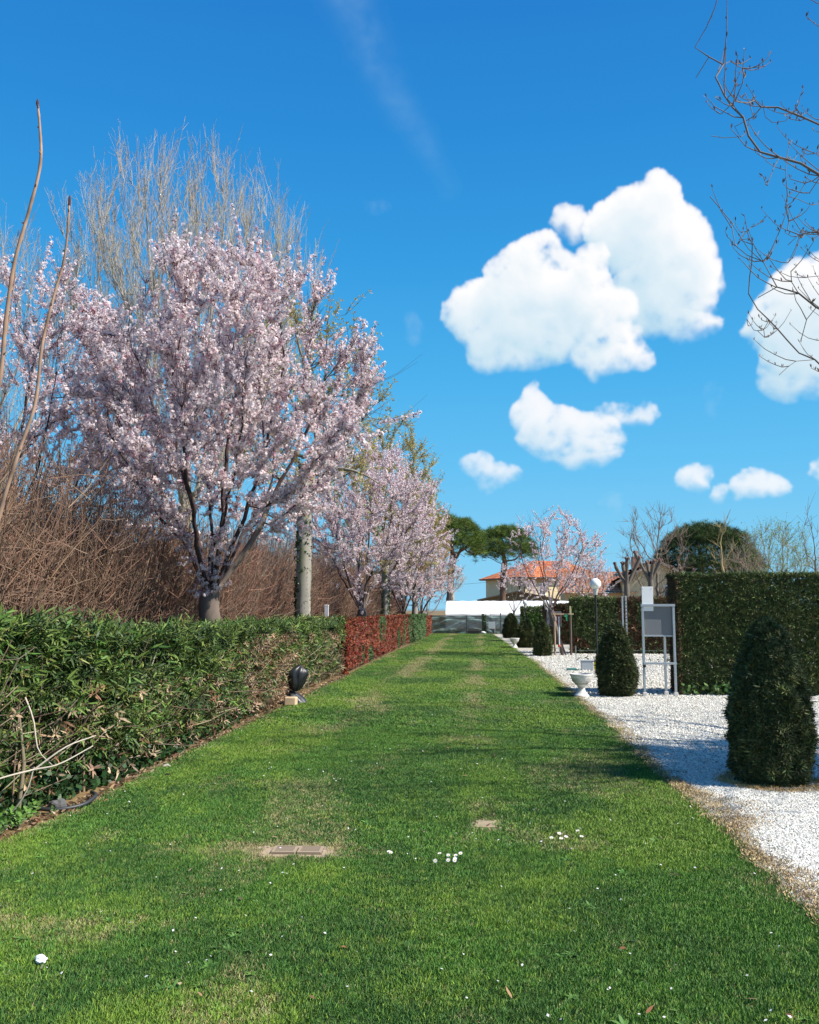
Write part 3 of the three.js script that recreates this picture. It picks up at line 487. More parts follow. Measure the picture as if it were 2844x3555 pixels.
// ---------------------------------------------------------------- brown leafless thicket
{
  const variants = [];
  const make = (seed) => {
    const R = rng(seed), g = new GB(), reds = [[[0.25, 0.145, 0.095], [0.32, 0.21, 0.14], [0.17, 0.10, 0.07], [0.27, 0.22, 0.17]], [[0.26, 0.16, 0.105], [0.32, 0.21, 0.14], [0.17, 0.105, 0.07], [0.22, 0.12, 0.075]], [[0.28, 0.14, 0.09], [0.35, 0.19, 0.125], [0.19, 0.105, 0.075], [0.25, 0.19, 0.14]]][seed % 3];
    for (let k = 0; k < 270; k++) {
      const a = R() * 6.28, d0 = 0.75 * Math.sqrt(R()), out = R.r(0.05, 0.62), az = a + R.s(0.7), h = R.r(2.4, 4.7) * (1 - out * 0.25), c = jit(R, reds[Math.floor(R() * 4)], 0.25), P = [], r = [], n = 7, r0 = R() < 0.15 ? R.r(0.016, 0.026) : R.r(0.005, 0.013);
      for (let q = 0; q <= n; q++) { const u = q / n; P.push(V(d0 * Math.cos(a) + Math.cos(az) * out * 1.5 * u * u + R.s(0.035), h * (u - 0.10 * out * u * u), d0 * Math.sin(a) + Math.sin(az) * out * 1.5 * u * u + R.s(0.035))); r.push(r0 * (1 - 0.75 * u)); }
      g.tube(P, r, 3, c);
      for (let q = 0; q < 9; q++) { const b = P[1 + Math.floor(R() * (n - 1))], dd = V(R.s(1), R.r(-0.1, 1), R.s(1)).normalize(), L = R.r(0.2, 0.85), m = b.clone().addScaledVector(dd, L * 0.5).add(V(0, 0.02, 0)); g.tube([b, m, b.clone().addScaledVector(dd, L).add(V(0, L * 0.2, 0))], [0.005, 0.0042, 0.002], 3, jit(R, c, 0.25)); }
    }
    return g.geo();
  };
  for (let k = 0; k < 3; k++) variants.push(make(900 + k));
  const R = rng(71);
  for (let row = 0; row < 2; row++) for (let z = -8.2 - row * 0.6; z > -58; z -= z > -30 ? 1.5 : 2.1) {
    const t = thing('bare_shrub', row ? 'leafless red-brown shrub in the inner row of the thicket' : 'leafless red-brown shrub in the thicket just behind the clipped hedge', 'shrub', [-5.9 - row * 1.7 + R.s(0.25) + (z > -10 ? -0.5 : 0), 0, z + R.s(0.3)], R() * 6.28, row ? 'inner row of leafless shrubs' : 'row of leafless shrubs behind the hedge');
    const s = R.r(0.82, 1.05); t.scale.set(s, s * R.r(0.88, 1.05), s);
    mesh('stems', variants[Math.floor(R() * 3)], twigMat, t, 'stuff');
  }
  // the near clump at the left with longer, paler shoots
  const g = new GB(), Q = rng(73);
  for (let k = 0; k < 260; k++) { const P = [], r = [], b = V(Q.s(0.9), 0, Q.s(0.9)), lean = Q.r(-0.1, 0.8), lz = Q.s(0.7), h = Q.r(1.6, 3.4), c = jit(Q, [[0.27, 0.17, 0.105], [0.21, 0.12, 0.075], [0.15, 0.09, 0.06]][k % 3], 0.2); for (let q = 0; q <= 6; q++) { const u = q / 6; P.push(V(b.x + lean * u * u + Q.s(0.03), h * u, b.z + lz * u * u + Q.s(0.03))); r.push(0.011 * (1 - 0.75 * u)); } g.tube(P, r, 4, c); for (let q = 0; q < 6; q++) { const s = P[1 + Math.floor(Q() * 5)], dd = V(Q.s(1), Q.r(-0.2, 1), Q.s(1)).normalize(), L = Q.r(0.2, 0.8); g.tube([s, s.clone().addScaledVector(dd, L * 0.5).add(V(0, 0.03, 0)), s.clone().addScaledVector(dd, L)], [0.005, 0.004, 0.002], 3, c); } }
  const t = thing('bare_shrub', 'leafless pale brown shrub around the foot of the tall bare shoots', 'shrub', [-5.35, 0, -7.9]); mesh('stems', g.geo(), twigMat, t, 'stuff');
  // tall shoots
  const shoot = (name, label, base, list, r0, r1) => {
    const c = new THREE.CatmullRomCurve3(list.map(([x, y, z]) => V(x - base[0], y, z - base[2]))), P = c.getPoints(70), gg = new GB(), t = thing(name, label, 'shoot', base);
    gg.tube(P, P.map((_, k) => (r0 + (r1 - r0) * k / 70) * (k % 6 === 0 ? 1.16 : 1)), 10, (p) => { const n = 1 + 0.4 * vnoise(p.y * 9, p.x * 30, 3) + 0.25 * vnoise(p.y * 60, 2); return [0.33 * n, 0.215 * n, 0.15 * n]; }, 0.05);
    mesh('stem', gg.geo(true), barkMat, t);
    const tip = new GB(); tip.tube([P[69], P[70], P[70].clone().add(V(0, 0.03, 0))], [r1 * 1.3, r1 * 1.4, r1 * 0.4], 7, [0.07, 0.03, 0.03]); mesh('bud', tip.geo(true), barkMat, t);
    const R2 = rng(3); for (let k = 8; k < 70; k += 6) { const a = R2() * 6.28, d = V(Math.cos(a), 0.8, Math.sin(a)).normalize(), b = new GB(); b.tube([P[k], P[k].clone().addScaledVector(d, r0 * 1.5), P[k].clone().addScaledVector(d, r0 * 1.9)], [r1 * 0.9, r1 * 0.7, r1 * 0.1], 5, [0.26, 0.15, 0.11]); mesh('bud', b.geo(true), barkMat, t); }
  };
  shoot('bare_shoot', 'tallest bare brown shoot with blunt tip, rising free against the sky', [-4.15, 0, -6.6], [[-4.15, 0, -6.6], [-4.1, 1.6, -6.55], [-3.93, 2.7, -6.5], [-3.8, 3.4, -6.5], [-3.77, 3.95, -6.5], [-3.72, 4.4, -6.5], [-3.62, 4.82, -6.5], [-3.55, 5.2, -6.5], [-3.57, 5.5, -6.5], [-3.60, 5.72, -6.5]], 0.021, 0.009);
  shoot('bare_shoot', 'shorter bare brown shoot with dark cut tip, in front of the plum blossom', [-4.0, 0, -6.6], [[-4.0, 0, -6.6], [-3.92, 1.3, -6.55], [-3.74, 2.34, -6.5], [-3.61, 2.83, -6.5], [-3.5, 3.2, -6.5], [-3.46, 3.7, -6.5], [-3.38, 4.1, -6.5], [-3.31, 4.4, -6.5], [-3.29, 4.88, -6.5]], 0.018, 0.008);
  shoot('bare_shoot', 'thin reddish shoot standing beside the tallest bare shoot', [-4.3, 0, -6.8], [[-4.3, 0, -6.8], [-4.15, 2, -6.8], [-4.0, 3.4, -6.8], [-3.9, 4.2, -6.8], [-3.88, 4.75, -6.8]], 0.010, 0.003);
}
console.log('thicket');

// ---------------------------------------------------------------- hedges along the lawn
function sprig(seed, n, len, wid, L, cols, up = 0.5) { // stem along +y with n leaves
  const R = rng(seed), g = new GB(); g.tube([V(0, 0, 0), V(0.004, L * 0.5, 0), V(0, L, 0)], [0.003, 0.0025, 0.0015], 3, [0.45, 0.42, 0.3]);
  for (let k = 0; k < n; k++) { const u = 0.25 + 0.75 * k / n, a = k * 2.4 + R.s(0.3), d = V(Math.cos(a), up + 0.8 * u + R.s(0.25), Math.sin(a)).normalize(); g.blade(V(0, L * u, 0), d, V().crossVectors(d, YUP).normalize(), len * R.r(0.7, 1.15), wid * R.r(0.8, 1.15), jit(R, cols[Math.floor(R() * cols.length)], 0.18), -R.r(0.05, 0.35), 3); }
  return g.geo();
}
function innerStems(w, h, d, n, seed) { // upright forking stems filling the inside of a clipped hedge
  const R = rng(seed + 700), g = new GB();
  for (let k = 0; k < n; k++) { const b = V(R.s(w / 2), 0, R.s(d / 2)), c = jit(R, [0.20, 0.15, 0.10], 0.3), r = R.r(0.008, 0.02), P = [0, 0.33, 0.66, 1].map((u) => V(clamp(b.x + R.s(0.12) * u, -w / 2, w / 2), h * R.r(0.85, 1) * u, clamp(b.z + R.s(0.12) * u, -d / 2, d / 2))); g.tube(P, [r, r * 0.85, r * 0.6, r * 0.35], 5, c); for (let q = 0; q < 5; q++) { const p = P[1 + Math.floor(R() * 3)], e = V(clamp(p.x + R.s(0.3), -w / 2, w / 2), clamp(p.y + R.r(-0.05, 0.3), 0.02, h), clamp(p.z + R.s(0.3), -d / 2, d / 2)); g.tube([p, e], [r * 0.4, r * 0.2], 3, c); } }
  return g.geo();
}
const W1 = [1, 1, 1], setBack = (z) => 0.26 * sstep(-8.6, -6.0, z);
const oleH = (z) => { const d = -z; return (d < 7 ? 1.50 : d < 11 ? 1.50 - (d - 7) * 0.028 : 1.39) + 0.07 * fbm(d * 1.6, 4, 0, 3); };
{
  const R = rng(81), t = thing('oleander_hedge', 'long clipped hedge of narrow-leaved green oleander with bare lower stems along the lawn', 'hedge', [-3.85, 0, -13.3]);
  mesh('inner_stems', innerStems(0.7, 1.3, 15.6, 420, 1), twigMat, t, 'stuff');
  const geos = [sprig(1, 8, 0.105, 0.019, 0.13, [W1], 0.4), sprig(2, 8, 0.115, 0.018, 0.12, [W1], 0.5), sprig(3, 6, 0.10, 0.02, 0.12, [W1], 0.3)], I = geos.map(() => new Inst()), dead = new Inst();
  const lg = [0.135, 0.205, 0.044], dk = [0.055, 0.10, 0.028], yl = [0.24, 0.26, 0.07], dry = [0.42, 0.30, 0.19];
  const zs = () => -5.4 - 15.7 * (R() ** 1.35);
  for (let k = 0; k < 14000; k++) {
    const z = zs(), h = oleH(z), far = Math.min(1, (-z - 5) / 16);
    const onTop = R() < 0.34, y = onTop ? h - 0.05 - 0.1 * R() : h * (0.10 + 0.9 * R()), base = V(onTop ? R.r(-4.45, -3.3) - setBack(z) : -3.40 - setBack(z) - 0.16 * R() + 0.10 * fbm(z * 1.5, y * 2, 6, 3) - 0.10 * sstep(0.5, 0, y) * (z > -8 ? 1.6 : 0.6), y - (onTop ? 0.08 : 0), z);
    if (!onTop) { const low = 1 - sstep(0.1, 0.75, y / h); if (R() < low * 0.4) continue; if (fbm(z * 1.3, y * 1.7, 14, 4) > 0.06 && R() < 0.8) { continue; } }
    const d = onTop ? V(0.25 + R.s(0.6), 1, R.s(0.6) + 0.1) : V(0.75 + R.s(0.6), 0.55 + R.s(0.8), R.s(0.8) + 0.15); d.normalize();
    const g = R(), c = g < 0.5 ? lg : g < 0.93 ? dk : yl;
    I[Math.floor(R() * 3)].add(base.sub(t.position), d, R() * 6.28, R.r(0.45, 1.1), jit(R, c, 0.4));
  }
  for (let k = 0; k < 9000; k++) { const z = zs(), y = oleH(z) * R.r(0.05, 0.92), d = V(0.6 + R.s(0.7), 0.5 + R.s(0.8), R.s(0.9)).normalize(); I[Math.floor(R() * 3)].add(V(-3.55 - setBack(z) - 0.3 * R(), y, z).sub(t.position), d, R() * 6.28, R.r(0.6, 1.1), jit(R, dk, 0.3)); }
  // dead, bleached leaves where the hedge has died back
  const dl = sprig(4, 7, 0.08, 0.018, 0.10, [W1], 0.1);
  for (let k = 0; k < 1500; k++) { const z = R() < 0.6 ? -14.2 + R.n() * 1.6 : -6 - 15 * R(), y = 0.1 + (oleH(z) - 0.35) * R() * (z < -11 ? 1 : 0.7); dead.add(V(-3.36 - setBack(z) - 0.12 * R() - t.position.x, y, z - t.position.z), V(0.8 + R.s(0.5), R.s(0.8), R.s(0.8)).normalize(), R() * 6.28, R.r(0.6, 1.1), jit(R, R() < 0.55 ? dry : [0.24, 0.13, 0.07], 0.3)); }
  const om = leafMat(0.2, 0.5);
  I.forEach((q, k) => q.make('foliage', geos[k], om, t)); dead.make('dead_leaves', dl, leafMat(0.2, 0.9), t);
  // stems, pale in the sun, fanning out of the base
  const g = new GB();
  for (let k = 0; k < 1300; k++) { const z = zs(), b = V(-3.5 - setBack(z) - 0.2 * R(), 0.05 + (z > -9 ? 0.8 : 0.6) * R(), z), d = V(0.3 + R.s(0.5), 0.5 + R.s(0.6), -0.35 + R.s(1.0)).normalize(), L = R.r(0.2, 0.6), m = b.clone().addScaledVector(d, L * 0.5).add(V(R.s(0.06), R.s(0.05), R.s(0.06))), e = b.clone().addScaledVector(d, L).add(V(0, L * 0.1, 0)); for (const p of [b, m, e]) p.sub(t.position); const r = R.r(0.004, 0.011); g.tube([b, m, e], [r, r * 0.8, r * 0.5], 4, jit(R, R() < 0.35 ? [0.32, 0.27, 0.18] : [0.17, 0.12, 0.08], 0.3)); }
  mesh('stems', g.geo(true), twigMat, t, 'stuff');
  // the largest leaves, one by one
  const single = [0.16, 0.135, 0.18].map((L, k) => { const q = new GB(), r = rng(k + 90), d = V(0, 1, 0); q.blade(V(), d, V(1, 0, 0), L, 0.024, W1, -0.18, 3); return q.geo(); }), sm = [[0.10, 0.215, 0.04], [0.07, 0.165, 0.035], [0.16, 0.25, 0.05]].map((c) => leafMat(0.25, 0.5, { color: C(...c) }));
  for (let k = 0; k < 290; k++) { const z = -6.2 - 3.6 * R(), h = oleH(z), y = h * (R() < 0.55 ? R.r(0.8, 1.0) : R.r(0.2, 0.9)), lf = mesh('leaf', single[k % 3], sm[Math.floor(R() * 3)], t); lf.scale.setScalar(R.r(0.6, 0.95)); lf.position.set(-3.32 - setBack(z) - 0.1 * R() - t.position.x, y, z - t.position.z); lf.quaternion.setFromUnitVectors(YUP, V(0.6 + R.s(0.6), 0.5 + R.s(0.8), R.s(0.8)).normalize()).multiply(new THREE.Quaternion().setFromAxisAngle(YUP, R() * 6.28)); }
  // ivy at its foot
  const J = new Inst(); for (let k = 0; k < 1300; k++) { const z = -6 - 8 * R() * R(), y = 0.04 + 0.4 * R() * R(); J.add(V(-3.35 - setBack(z) - 0.2 * R() - t.position.x, y, z - t.position.z), V(0.9, 0.4 + R.s(0.3), R.s(0.6)).normalize(), R() * 6.28, R.r(0.6, 1.1), jit(R, [0.03, 0.07, 0.022], 0.35)); } J.make('ivy', ivyLeaf, ivyMat, t);
  // a few long bare bleached branches poking out at the near end
  const sticks = [[[-3.62, 0.95, -6.75], [-3.5, 0.75, -6.7], [-3.42, 0.52, -6.65], [-3.28, 0.42, -6.6]], [[-3.55, 0.05, -6.5], [-3.42, 0.25, -6.5], [-3.38, 0.42, -6.52]], [[-3.38, 0.4, -6.52], [-3.25, 0.42, -6.6], [-3.1, 0.52, -6.9]], [[-3.38, 0.4, -6.52], [-3.5, 0.38, -6.3], [-3.62, 0.34, -6.1]], [[-3.38, 0.4, -6.52], [-3.2, 0.55, -6.65], [-3.08, 0.6, -6.9]]];
  for (const s of sticks) { const q = new GB(), P = new THREE.CatmullRomCurve3(s.map(([x, y, z]) => V(x, y, z).sub(t.position))).getPoints(8); q.tube(P, P.map((_, k) => 0.008 - 0.0005 * k), 6, [0.48, 0.42, 0.34], 0.1); mesh('bare_branch', q.geo(true), twigMat, t); }
}
function leafHedge(name, label, z0, z1, xF, depth, h, { seed, n, cols, len, wid, gapRate = 0.1, gapCols }) {
  const R = rng(seed), zc = (z0 + z1) / 2, L = Math.abs(z1 - z0), t = thing(name, label, 'hedge', [xF - depth / 2, 0, zc]);
  mesh('inner_stems', innerStems(depth - 0.3, h - 0.12, L - 0.2, Math.round(L * 22), seed), twigMat, t, 'stuff');
  const g = sprig(seed, 7, len, wid, 0.10, [W1], 0.25), I = new Inst();
  for (let k = 0; k < n; k++) {
    const u = R(), f = R() < 0.62 ? 0 : R() < 0.7 ? 1 : 2, hh = h + 0.06 * fbm(u * L * 1.5, 3, seed, 3); let p, d;
    if (f === 0) { p = V(depth / 2 - 0.14 + 0.08 * fbm(u * L * 2, R() * 2, seed, 2), hh * (0.06 + 0.92 * R()), (u - 0.5) * L); d = V(0.8, 0.6 + R.s(0.5), R.s(0.6)); }
    else if (f === 1) { p = V((R() - 0.5) * depth, hh - 0.12, (u - 0.5) * L); d = V(R.s(0.6), 1, R.s(0.6)); }
    else { p = V((R() - 0.5) * depth, hh * R(), L / 2 - 0.12); d = V(R.s(0.6), 0.6, 0.8); }
    const gap = fbm(p.z * 0.9, p.y * 1.2, seed + 3, 3); if (gap > 0.25 && R() < 0.6) continue;
    let c = cols[Math.floor(R() * cols.length)]; if (gapCols && fbm(p.z * 0.8 + 4, p.y * 0.5, seed + 8, 2) > 0.24 - gapRate) c = gapCols[Math.floor(R() * gapCols.length)];
    I.add(p, d.normalize(), R() * 6.28, R.r(0.75, 1.15), jit(R, c, 0.28));
  }
  for (let k = 0; k < n * 0.5; k++) I.add(V(R.s(depth / 2 - 0.18), (h - 0.2) * (0.05 + 0.95 * R()), R.s(L / 2 - 0.15)), V(R.s(1), 0.5 + R.s(0.6), R.s(1)).normalize(), R() * 6.28, R.r(0.75, 1.15), jit(R, cols[Math.floor(R() * cols.length)], 0.28));
  I.make('foliage', g, leafMat(0.3, 0.5), t); return t;
}
const reds = [[0.30, 0.040, 0.022], [0.21, 0.035, 0.020], [0.38, 0.095, 0.032], [0.15, 0.075, 0.022]], greens = [[0.075, 0.15, 0.035], [0.05, 0.11, 0.03], [0.12, 0.17, 0.05]];
leafHedge('photinia_hedge', 'long clipped hedge of glossy red photinia leaves with a few green gaps', -21.3, -41.2, -3.3, 1.0, 1.34, { seed: 11, n: 11500, cols: reds, len: 0.060, wid: 0.026, gapRate: 0.05, gapCols: greens });
leafHedge('laurel_hedge', 'short clipped light green hedge section between two red hedges', -41.3, -49.8, -3.2, 1.0, 1.30, { seed: 12, n: 2600, cols: [[0.11, 0.21, 0.06], [0.15, 0.24, 0.08], [0.08, 0.16, 0.05]], len: 0.085, wid: 0.034 });
leafHedge('photinia_hedge', 'short red photinia hedge at the far end beside the netted fence', -50, -54.5, -3.15, 1.0, 1.2, { seed: 13, n: 1500, cols: reds, len: 0.08, wid: 0.036, gapRate: 0.0, gapCols: [[0.16, 0.05, 0.02]] });
console.log('left hedges');

// ---------------------------------------------------------------- clipped conifer hedges across the yard
function conSprig(seed, n, len, wid) { const R = rng(seed), g = new GB(); for (let k = 0; k < n; k++) { const u = k / n, a = k * 2.4, d = V(Math.cos(a) * 0.75, 0.65 + R.s(0.3), Math.sin(a) * 0.75).normalize(); g.blade(V(0, u * len * 0.8, 0), d, perp(d, R), len * R.r(0.6, 1.1), wid, jit(R, W1, 0.25), R.s(0.3), 2); } return g.geo(); }
const conMat = vmat(0.75);
function conHedge(name, label, x0, x1, zF, depth, h, { seed, n, s = 1, cols, patch, patchCols, ivy }) {
  const R = rng(seed), xc = (x0 + x1) / 2, L = x1 - x0, t = thing(name, label, 'hedge', [xc, 0, zF - depth / 2]);
  mesh('inner_stems', innerStems(L - 0.3, h - 0.12, depth - 0.3, Math.round(L * 18), seed), twigMat, t, 'stuff');
  const g = conSprig(seed, 9, 0.055 * s, 0.011 * s), I = new Inst();
  for (let k = 0; k < n; k++) {
    const q = R(); let p, d; const bump = 0.045 * fbm(R() * 0, 0, 0, 1);
    if (q < 0.62) { const x = (R() - 0.5) * L, y = h * (0.01 + 0.98 * R()); p = V(x, y, depth / 2 - 0.08 + 0.05 * fbm(x * 2.2, y * 2.2, seed, 3) - 0.05 * sstep(0.25, 0, y)); d = V(R.s(0.7), 0.35 + R.s(0.7), 0.9); }
    else if (q < 0.82) { const x = (R() - 0.5) * L, z = (R() - 0.5) * depth; p = V(x, h - 0.07 + 0.05 * fbm(x * 2.5, z * 2.5, seed + 4, 3), z); d = V(R.s(0.7), 1, R.s(0.7)); }
    else { const y = h * R(), z = (R() - 0.5) * depth; p = V(-L / 2 + 0.07 + 0.05 * fbm(z * 3, y * 3, seed, 3), y, z); d = V(-0.9, 0.4 + R.s(0.5), R.s(0.7)); }
    let c = cols[Math.floor(R() * cols.length)]; if (patch && (q >= 0.82 && patch.end || fbm(p.x * 1.3 + patch.o, p.y * 0.6, seed, 3) + (patch.bias || 0) + (patch.from !== undefined && p.x + xc > patch.from ? 0.5 : 0) > 0.16)) if (R() < 0.8) c = patchCols[Math.floor(R() * patchCols.length)];
    I.add(p, d.normalize(), R() * 6.28, R() < 0.015 ? R.r(1.4, 2.0) : R.r(0.75, 1.3), jit(R, c, 0.35));
  }
  for (let k = 0; k < n * 0.6; k++) { const deep = R() < 0.6 ? depth / 2 - R.r(0.12, 0.3) : R.s(depth / 2 - 0.12); I.add(V(R.s(L / 2 - 0.1), (h - 0.14) * (0.02 + 0.98 * R()), deep), V(R.s(1), 0.4 + R.s(0.7), 0.3 + R.s(0.9)).normalize(), R() * 6.28, R.r(1.0, 1.7), jit(R, cols[Math.floor(R() * cols.length)], 0.35)); }
  I.make('foliage', g, conMat, t);
  if (ivy) { const J = new Inst(); for (let k = 0; k < ivy.n; k++) { const x = ivy.x0 + (ivy.x1 - ivy.x0) * R(), y = ivy.y0 + (ivy.y1 - ivy.y0) * R(); J.add(V(x - xc, y, depth / 2 + 0.04 + 0.06 * R()), V(R.s(0.6), 0.3 + R.s(0.4), 1).normalize(), R() * 6.28, R.r(0.9, 1.8), jit(R, ivy.c, 0.35)); } J.make('ivy', ivyLeaf, ivyMat, t); }
  return t;
}
const con = [[0.100, 0.145, 0.040], [0.066, 0.105, 0.032], [0.150, 0.19, 0.054], [0.105, 0.120, 0.042]], brn = [[0.15, 0.075, 0.035], [0.11, 0.055, 0.03], [0.18, 0.08, 0.04], [0.08, 0.06, 0.028]];
conHedge('cypress_hedge', 'tall dark green clipped conifer hedge running right from the galvanised panel stand', 3.62, 9.6, -17.0, 0.85, 2.27, { seed: 21, n: 26000, s: 1.1, cols: con, patch: { o: 3, bias: -0.9, end: true }, patchCols: brn, ivy: { n: 60, x0: 3.7, x1: 5.6, y0: 0.05, y1: 0.2, c: [0.11, 0.19, 0.06] } });
conHedge('cypress_hedge', 'green and rust-brown clipped conifer hedge behind the lamp with two metal posts', 3.2, 9.5, -32.2, 0.9, 1.98, { seed: 22, n: 13000, s: 1.7, cols: con, patch: { o: 1, bias: 0.02, from: 4.75 }, patchCols: brn });
conHedge('cypress_hedge', 'dark red-brown clipped conifer hedge behind the grey notice cabinet', 2.8, 8.5, -40.4, 0.9, 1.78, { seed: 23, n: 7000, s: 2, cols: brn.concat([con[1]]) });
conHedge('ivy_hedge', 'clipped hedge end overgrown with bright green ivy behind the cone-shaped yews', 1.9, 6.5, -44, 0.9, 1.66, { seed: 24, n: 5000, s: 2, cols: con, ivy: { n: 420, x0: 2.15, x1: 3.1, y0: 0.3, y1: 1.4, c: [0.12, 0.20, 0.05] } });

// cone-shaped yews
{
  const cone = [[0, 0.82], [0.08, 0.92], [0.2, 0.99], [0.32, 1], [0.5, 0.93], [0.68, 0.76], [0.82, 0.55], [0.92, 0.35], [0.97, 0.2], [1, 0.06]];
  const radOf = (prof) => (u) => { let k = 0; while (k < prof.length - 2 && prof[k + 1][0] < u) k++; const a = prof[k], b = prof[k + 1]; return a[1] + (b[1] - a[1]) * clamp((u - a[0]) / (b[0] - a[0]), 0, 1); };
  const blunt = [[0, 0.84], [0.08, 0.93], [0.2, 0.99], [0.35, 1], [0.5, 0.96], [0.68, 0.84], [0.82, 0.66], [0.92, 0.46], [0.97, 0.3], [1, 0.1]];
  const build = (label, pos, R0, H, seed, n, s, prof = cone) => {
    const R = rng(seed), rad = radOf(prof), t = thing('yew_cone', label, 'shrub', pos, 0, undefined);
    mesh('inner_stems', innerStems(R0 * 0.75, H * 0.85, R0 * 0.75, 26, seed), twigMat, t, 'stuff');
    const tr = new GB(); tr.tube([V(0, -0.03, 0), V(0, 0.25, 0)], [0.035, 0.03], 8, [0.1, 0.07, 0.05]); mesh('trunk', tr.geo(), barkMat, t);
    const g = conSprig(seed, 12, 0.046 * s, 0.0075 * s), I = new Inst();
    for (let k = 0; k < n; k++) { const u = 1 - (1 - R()) ** 0.72, th = R() * 6.283, rr = R0 * (rad(u) - 0.13 + 0.30 * fbm(Math.cos(th) * 3.4 + seed, u * H * 5, Math.sin(th) * 3.4, 4)) - 0.05 * R(); I.add(V(Math.cos(th) * rr, 0.02 + u * H * 0.97, Math.sin(th) * rr), V(Math.cos(th) + R.s(0.5), 0.55 + R.s(0.5) + u * 0.5, Math.sin(th) + R.s(0.5)).normalize(), R() * 6.28, R() < 0.03 ? R.r(1.4, 1.9) : R.r(0.75, 1.35), jit(R, R() < 0.72 ? [0.044, 0.060, 0.017] : [0.105, 0.125, 0.034], 0.45)); }
    for (let k = 0; k < n * 0.5; k++) { const u = 0.96 * (1 - (1 - R()) ** 0.72), th = R() * 6.283, rr = R0 * (rad(u) - 0.2) * Math.sqrt(R.r(0.25, 1)); I.add(V(Math.cos(th) * rr, 0.02 + u * H * 0.95, Math.sin(th) * rr), V(Math.cos(th) + R.s(0.8), 0.5 + R.s(0.6), Math.sin(th) + R.s(0.8)).normalize(), R() * 6.28, R.r(1.0, 1.7), jit(R, [0.06, 0.08, 0.022], 0.4)); }
    I.make('foliage', g, conMat, t); return t;
  };
  build('large cone-shaped dark yew standing alone on the gravel near the lawn edge', [2.64, 0, -8.6], 0.365, 1.5, 31, 13500, 1, blunt);
  build('cone-shaped yew beside the white stone urn and galvanised panel stand', [2.44, 0, -16.75], 0.355, 1.36, 32, 8000, 1.2);
  build('cone-shaped yew in front of the staked young plum tree', [2.0, 0, -30.6], 0.29, 1.14, 33, 2200, 1.5);
  build('broad cone-shaped yew beside the farther white urn', [1.74, 0, -37.2], 0.36, 1.12, 34, 2200, 1.7);
  build('farthest cone-shaped yew, below the small plum sapling', [1.50, 0, -49.3], 0.42, 1.3, 35, 2200, 2.1);
}
console.log('right hedges');

// ---------------------------------------------------------------- objects in the yard
const stone = mat(0.78, 0.76, 0.71, 0.75), steel = mat(0.42, 0.45, 0.47, 0.45, { metalness: 0.6 }), white = mat(0.82, 0.82, 0.80, 0.5), black = mat(0.02, 0.021, 0.023, 0.4), greyP = mat(0.17, 0.175, 0.18, 0.55);
{
  const stoneTex = dataTex(256, (u, v) => { const n = 0.86 + 0.10 * tnoise(u, v, 8, 41) + 0.08 * tnoise(u, v, 40, 42) - 0.14 * Math.max(0, tnoise(u, v, 5, 43)); return [n, n * 0.985, n * 0.95]; }, true);
  const sm = mat(0.88, 0.88, 0.88, 0.7, { map: stoneTex });
  const urn = (label, pos, s) => {
    const t = thing('stone_urn', label, 'urn', pos); t.scale.setScalar(s);
    mesh('pedestal', lathe([[0.0, 0], [0.135, 0], [0.14, 0.012], [0.14, 0.035], [0.125, 0.045], [0.10, 0.075], [0.072, 0.12], [0.062, 0.16], [0.07, 0.195], [0.10, 0.225], [0.125, 0.238], [0.125, 0.25], [0, 0.25]], 40), sm, t);
    mesh('bowl', lathe([[0.0, 0.252], [0.12, 0.252], [0.15, 0.27], [0.178, 0.315], [0.19, 0.37], [0.205, 0.395], [0.212, 0.41], [0.21, 0.425], [0.195, 0.428], [0.18, 0.42], [0.165, 0.37], [0.12, 0.31], [0, 0.30]], 48), sm, t);
    mesh('soil', lathe([[0, 0.345], [0.15, 0.343], [0.158, 0.335]], 24), mat(0.06, 0.045, 0.03, 1), t);
  };
  urn('white stone bowl urn on a flared pedestal beside the second cone-shaped yew', [1.76, 0.008, -16.45], 0.98);
  urn('small white stone urn farther along the path beside the broad yew', [1.25, 0.008, -36.6], 0.95);
}
{ // galvanised stand with grey panel
  const t = thing('panel_stand', 'galvanised steel stand with grey panel and white plate at the hedge end', 'stand', [3.22, 0.008, -16.75]);
  for (const [x, z] of [[-0.29, 0.06], [0.27, 0.06], [0.14, -0.16]]) { mesh('foot', rbox(0.075, 0.075, 0.075, x, 0.037, z, 0.01), mat(0.6, 0.58, 0.54, 0.9), t); mesh('post', rbox(0.042, z < 0 ? 1.05 : 1.6, 0.042, x, (z < 0 ? 0.6 : 0.875), z, 0.004), steel, t); }
  mesh('rail', rbox(0.62, 0.045, 0.05, -0.01, 1.66, 0.062, 0.004), steel, t); mesh('rail', rbox(0.60, 0.04, 0.03, -0.01, 0.6, 0.105, 0.004), steel, t); mesh('rail', rbox(0.60, 0.03, 0.03, -0.01, 1.1, 0.03, 0.004), steel, t);
  mesh('panel', rbox(0.535, 0.52, 0.012, -0.01, 1.375, 0.03, 0.003), greyP, t);
  mesh('white_plate', rbox(0.205, 0.45, 0.012, -0.19, 1.78, 0.028 + 0.02, 0.003), mat(0.85, 0.85, 0.83, 0.5), t);
  for (const [x, y] of [[-0.09 - 0.18, 1.97], [-0.11, 1.97]]) mesh('bolt', new THREE.CylinderGeometry(0.006, 0.006, 0.008, 10).rotateX(Math.PI / 2).translate(x, y, 0.058), steel, t);
  mesh('clamp', rbox(0.05, 0.05, 0.06, -0.285, 0.55, 0.07), black, t);
}
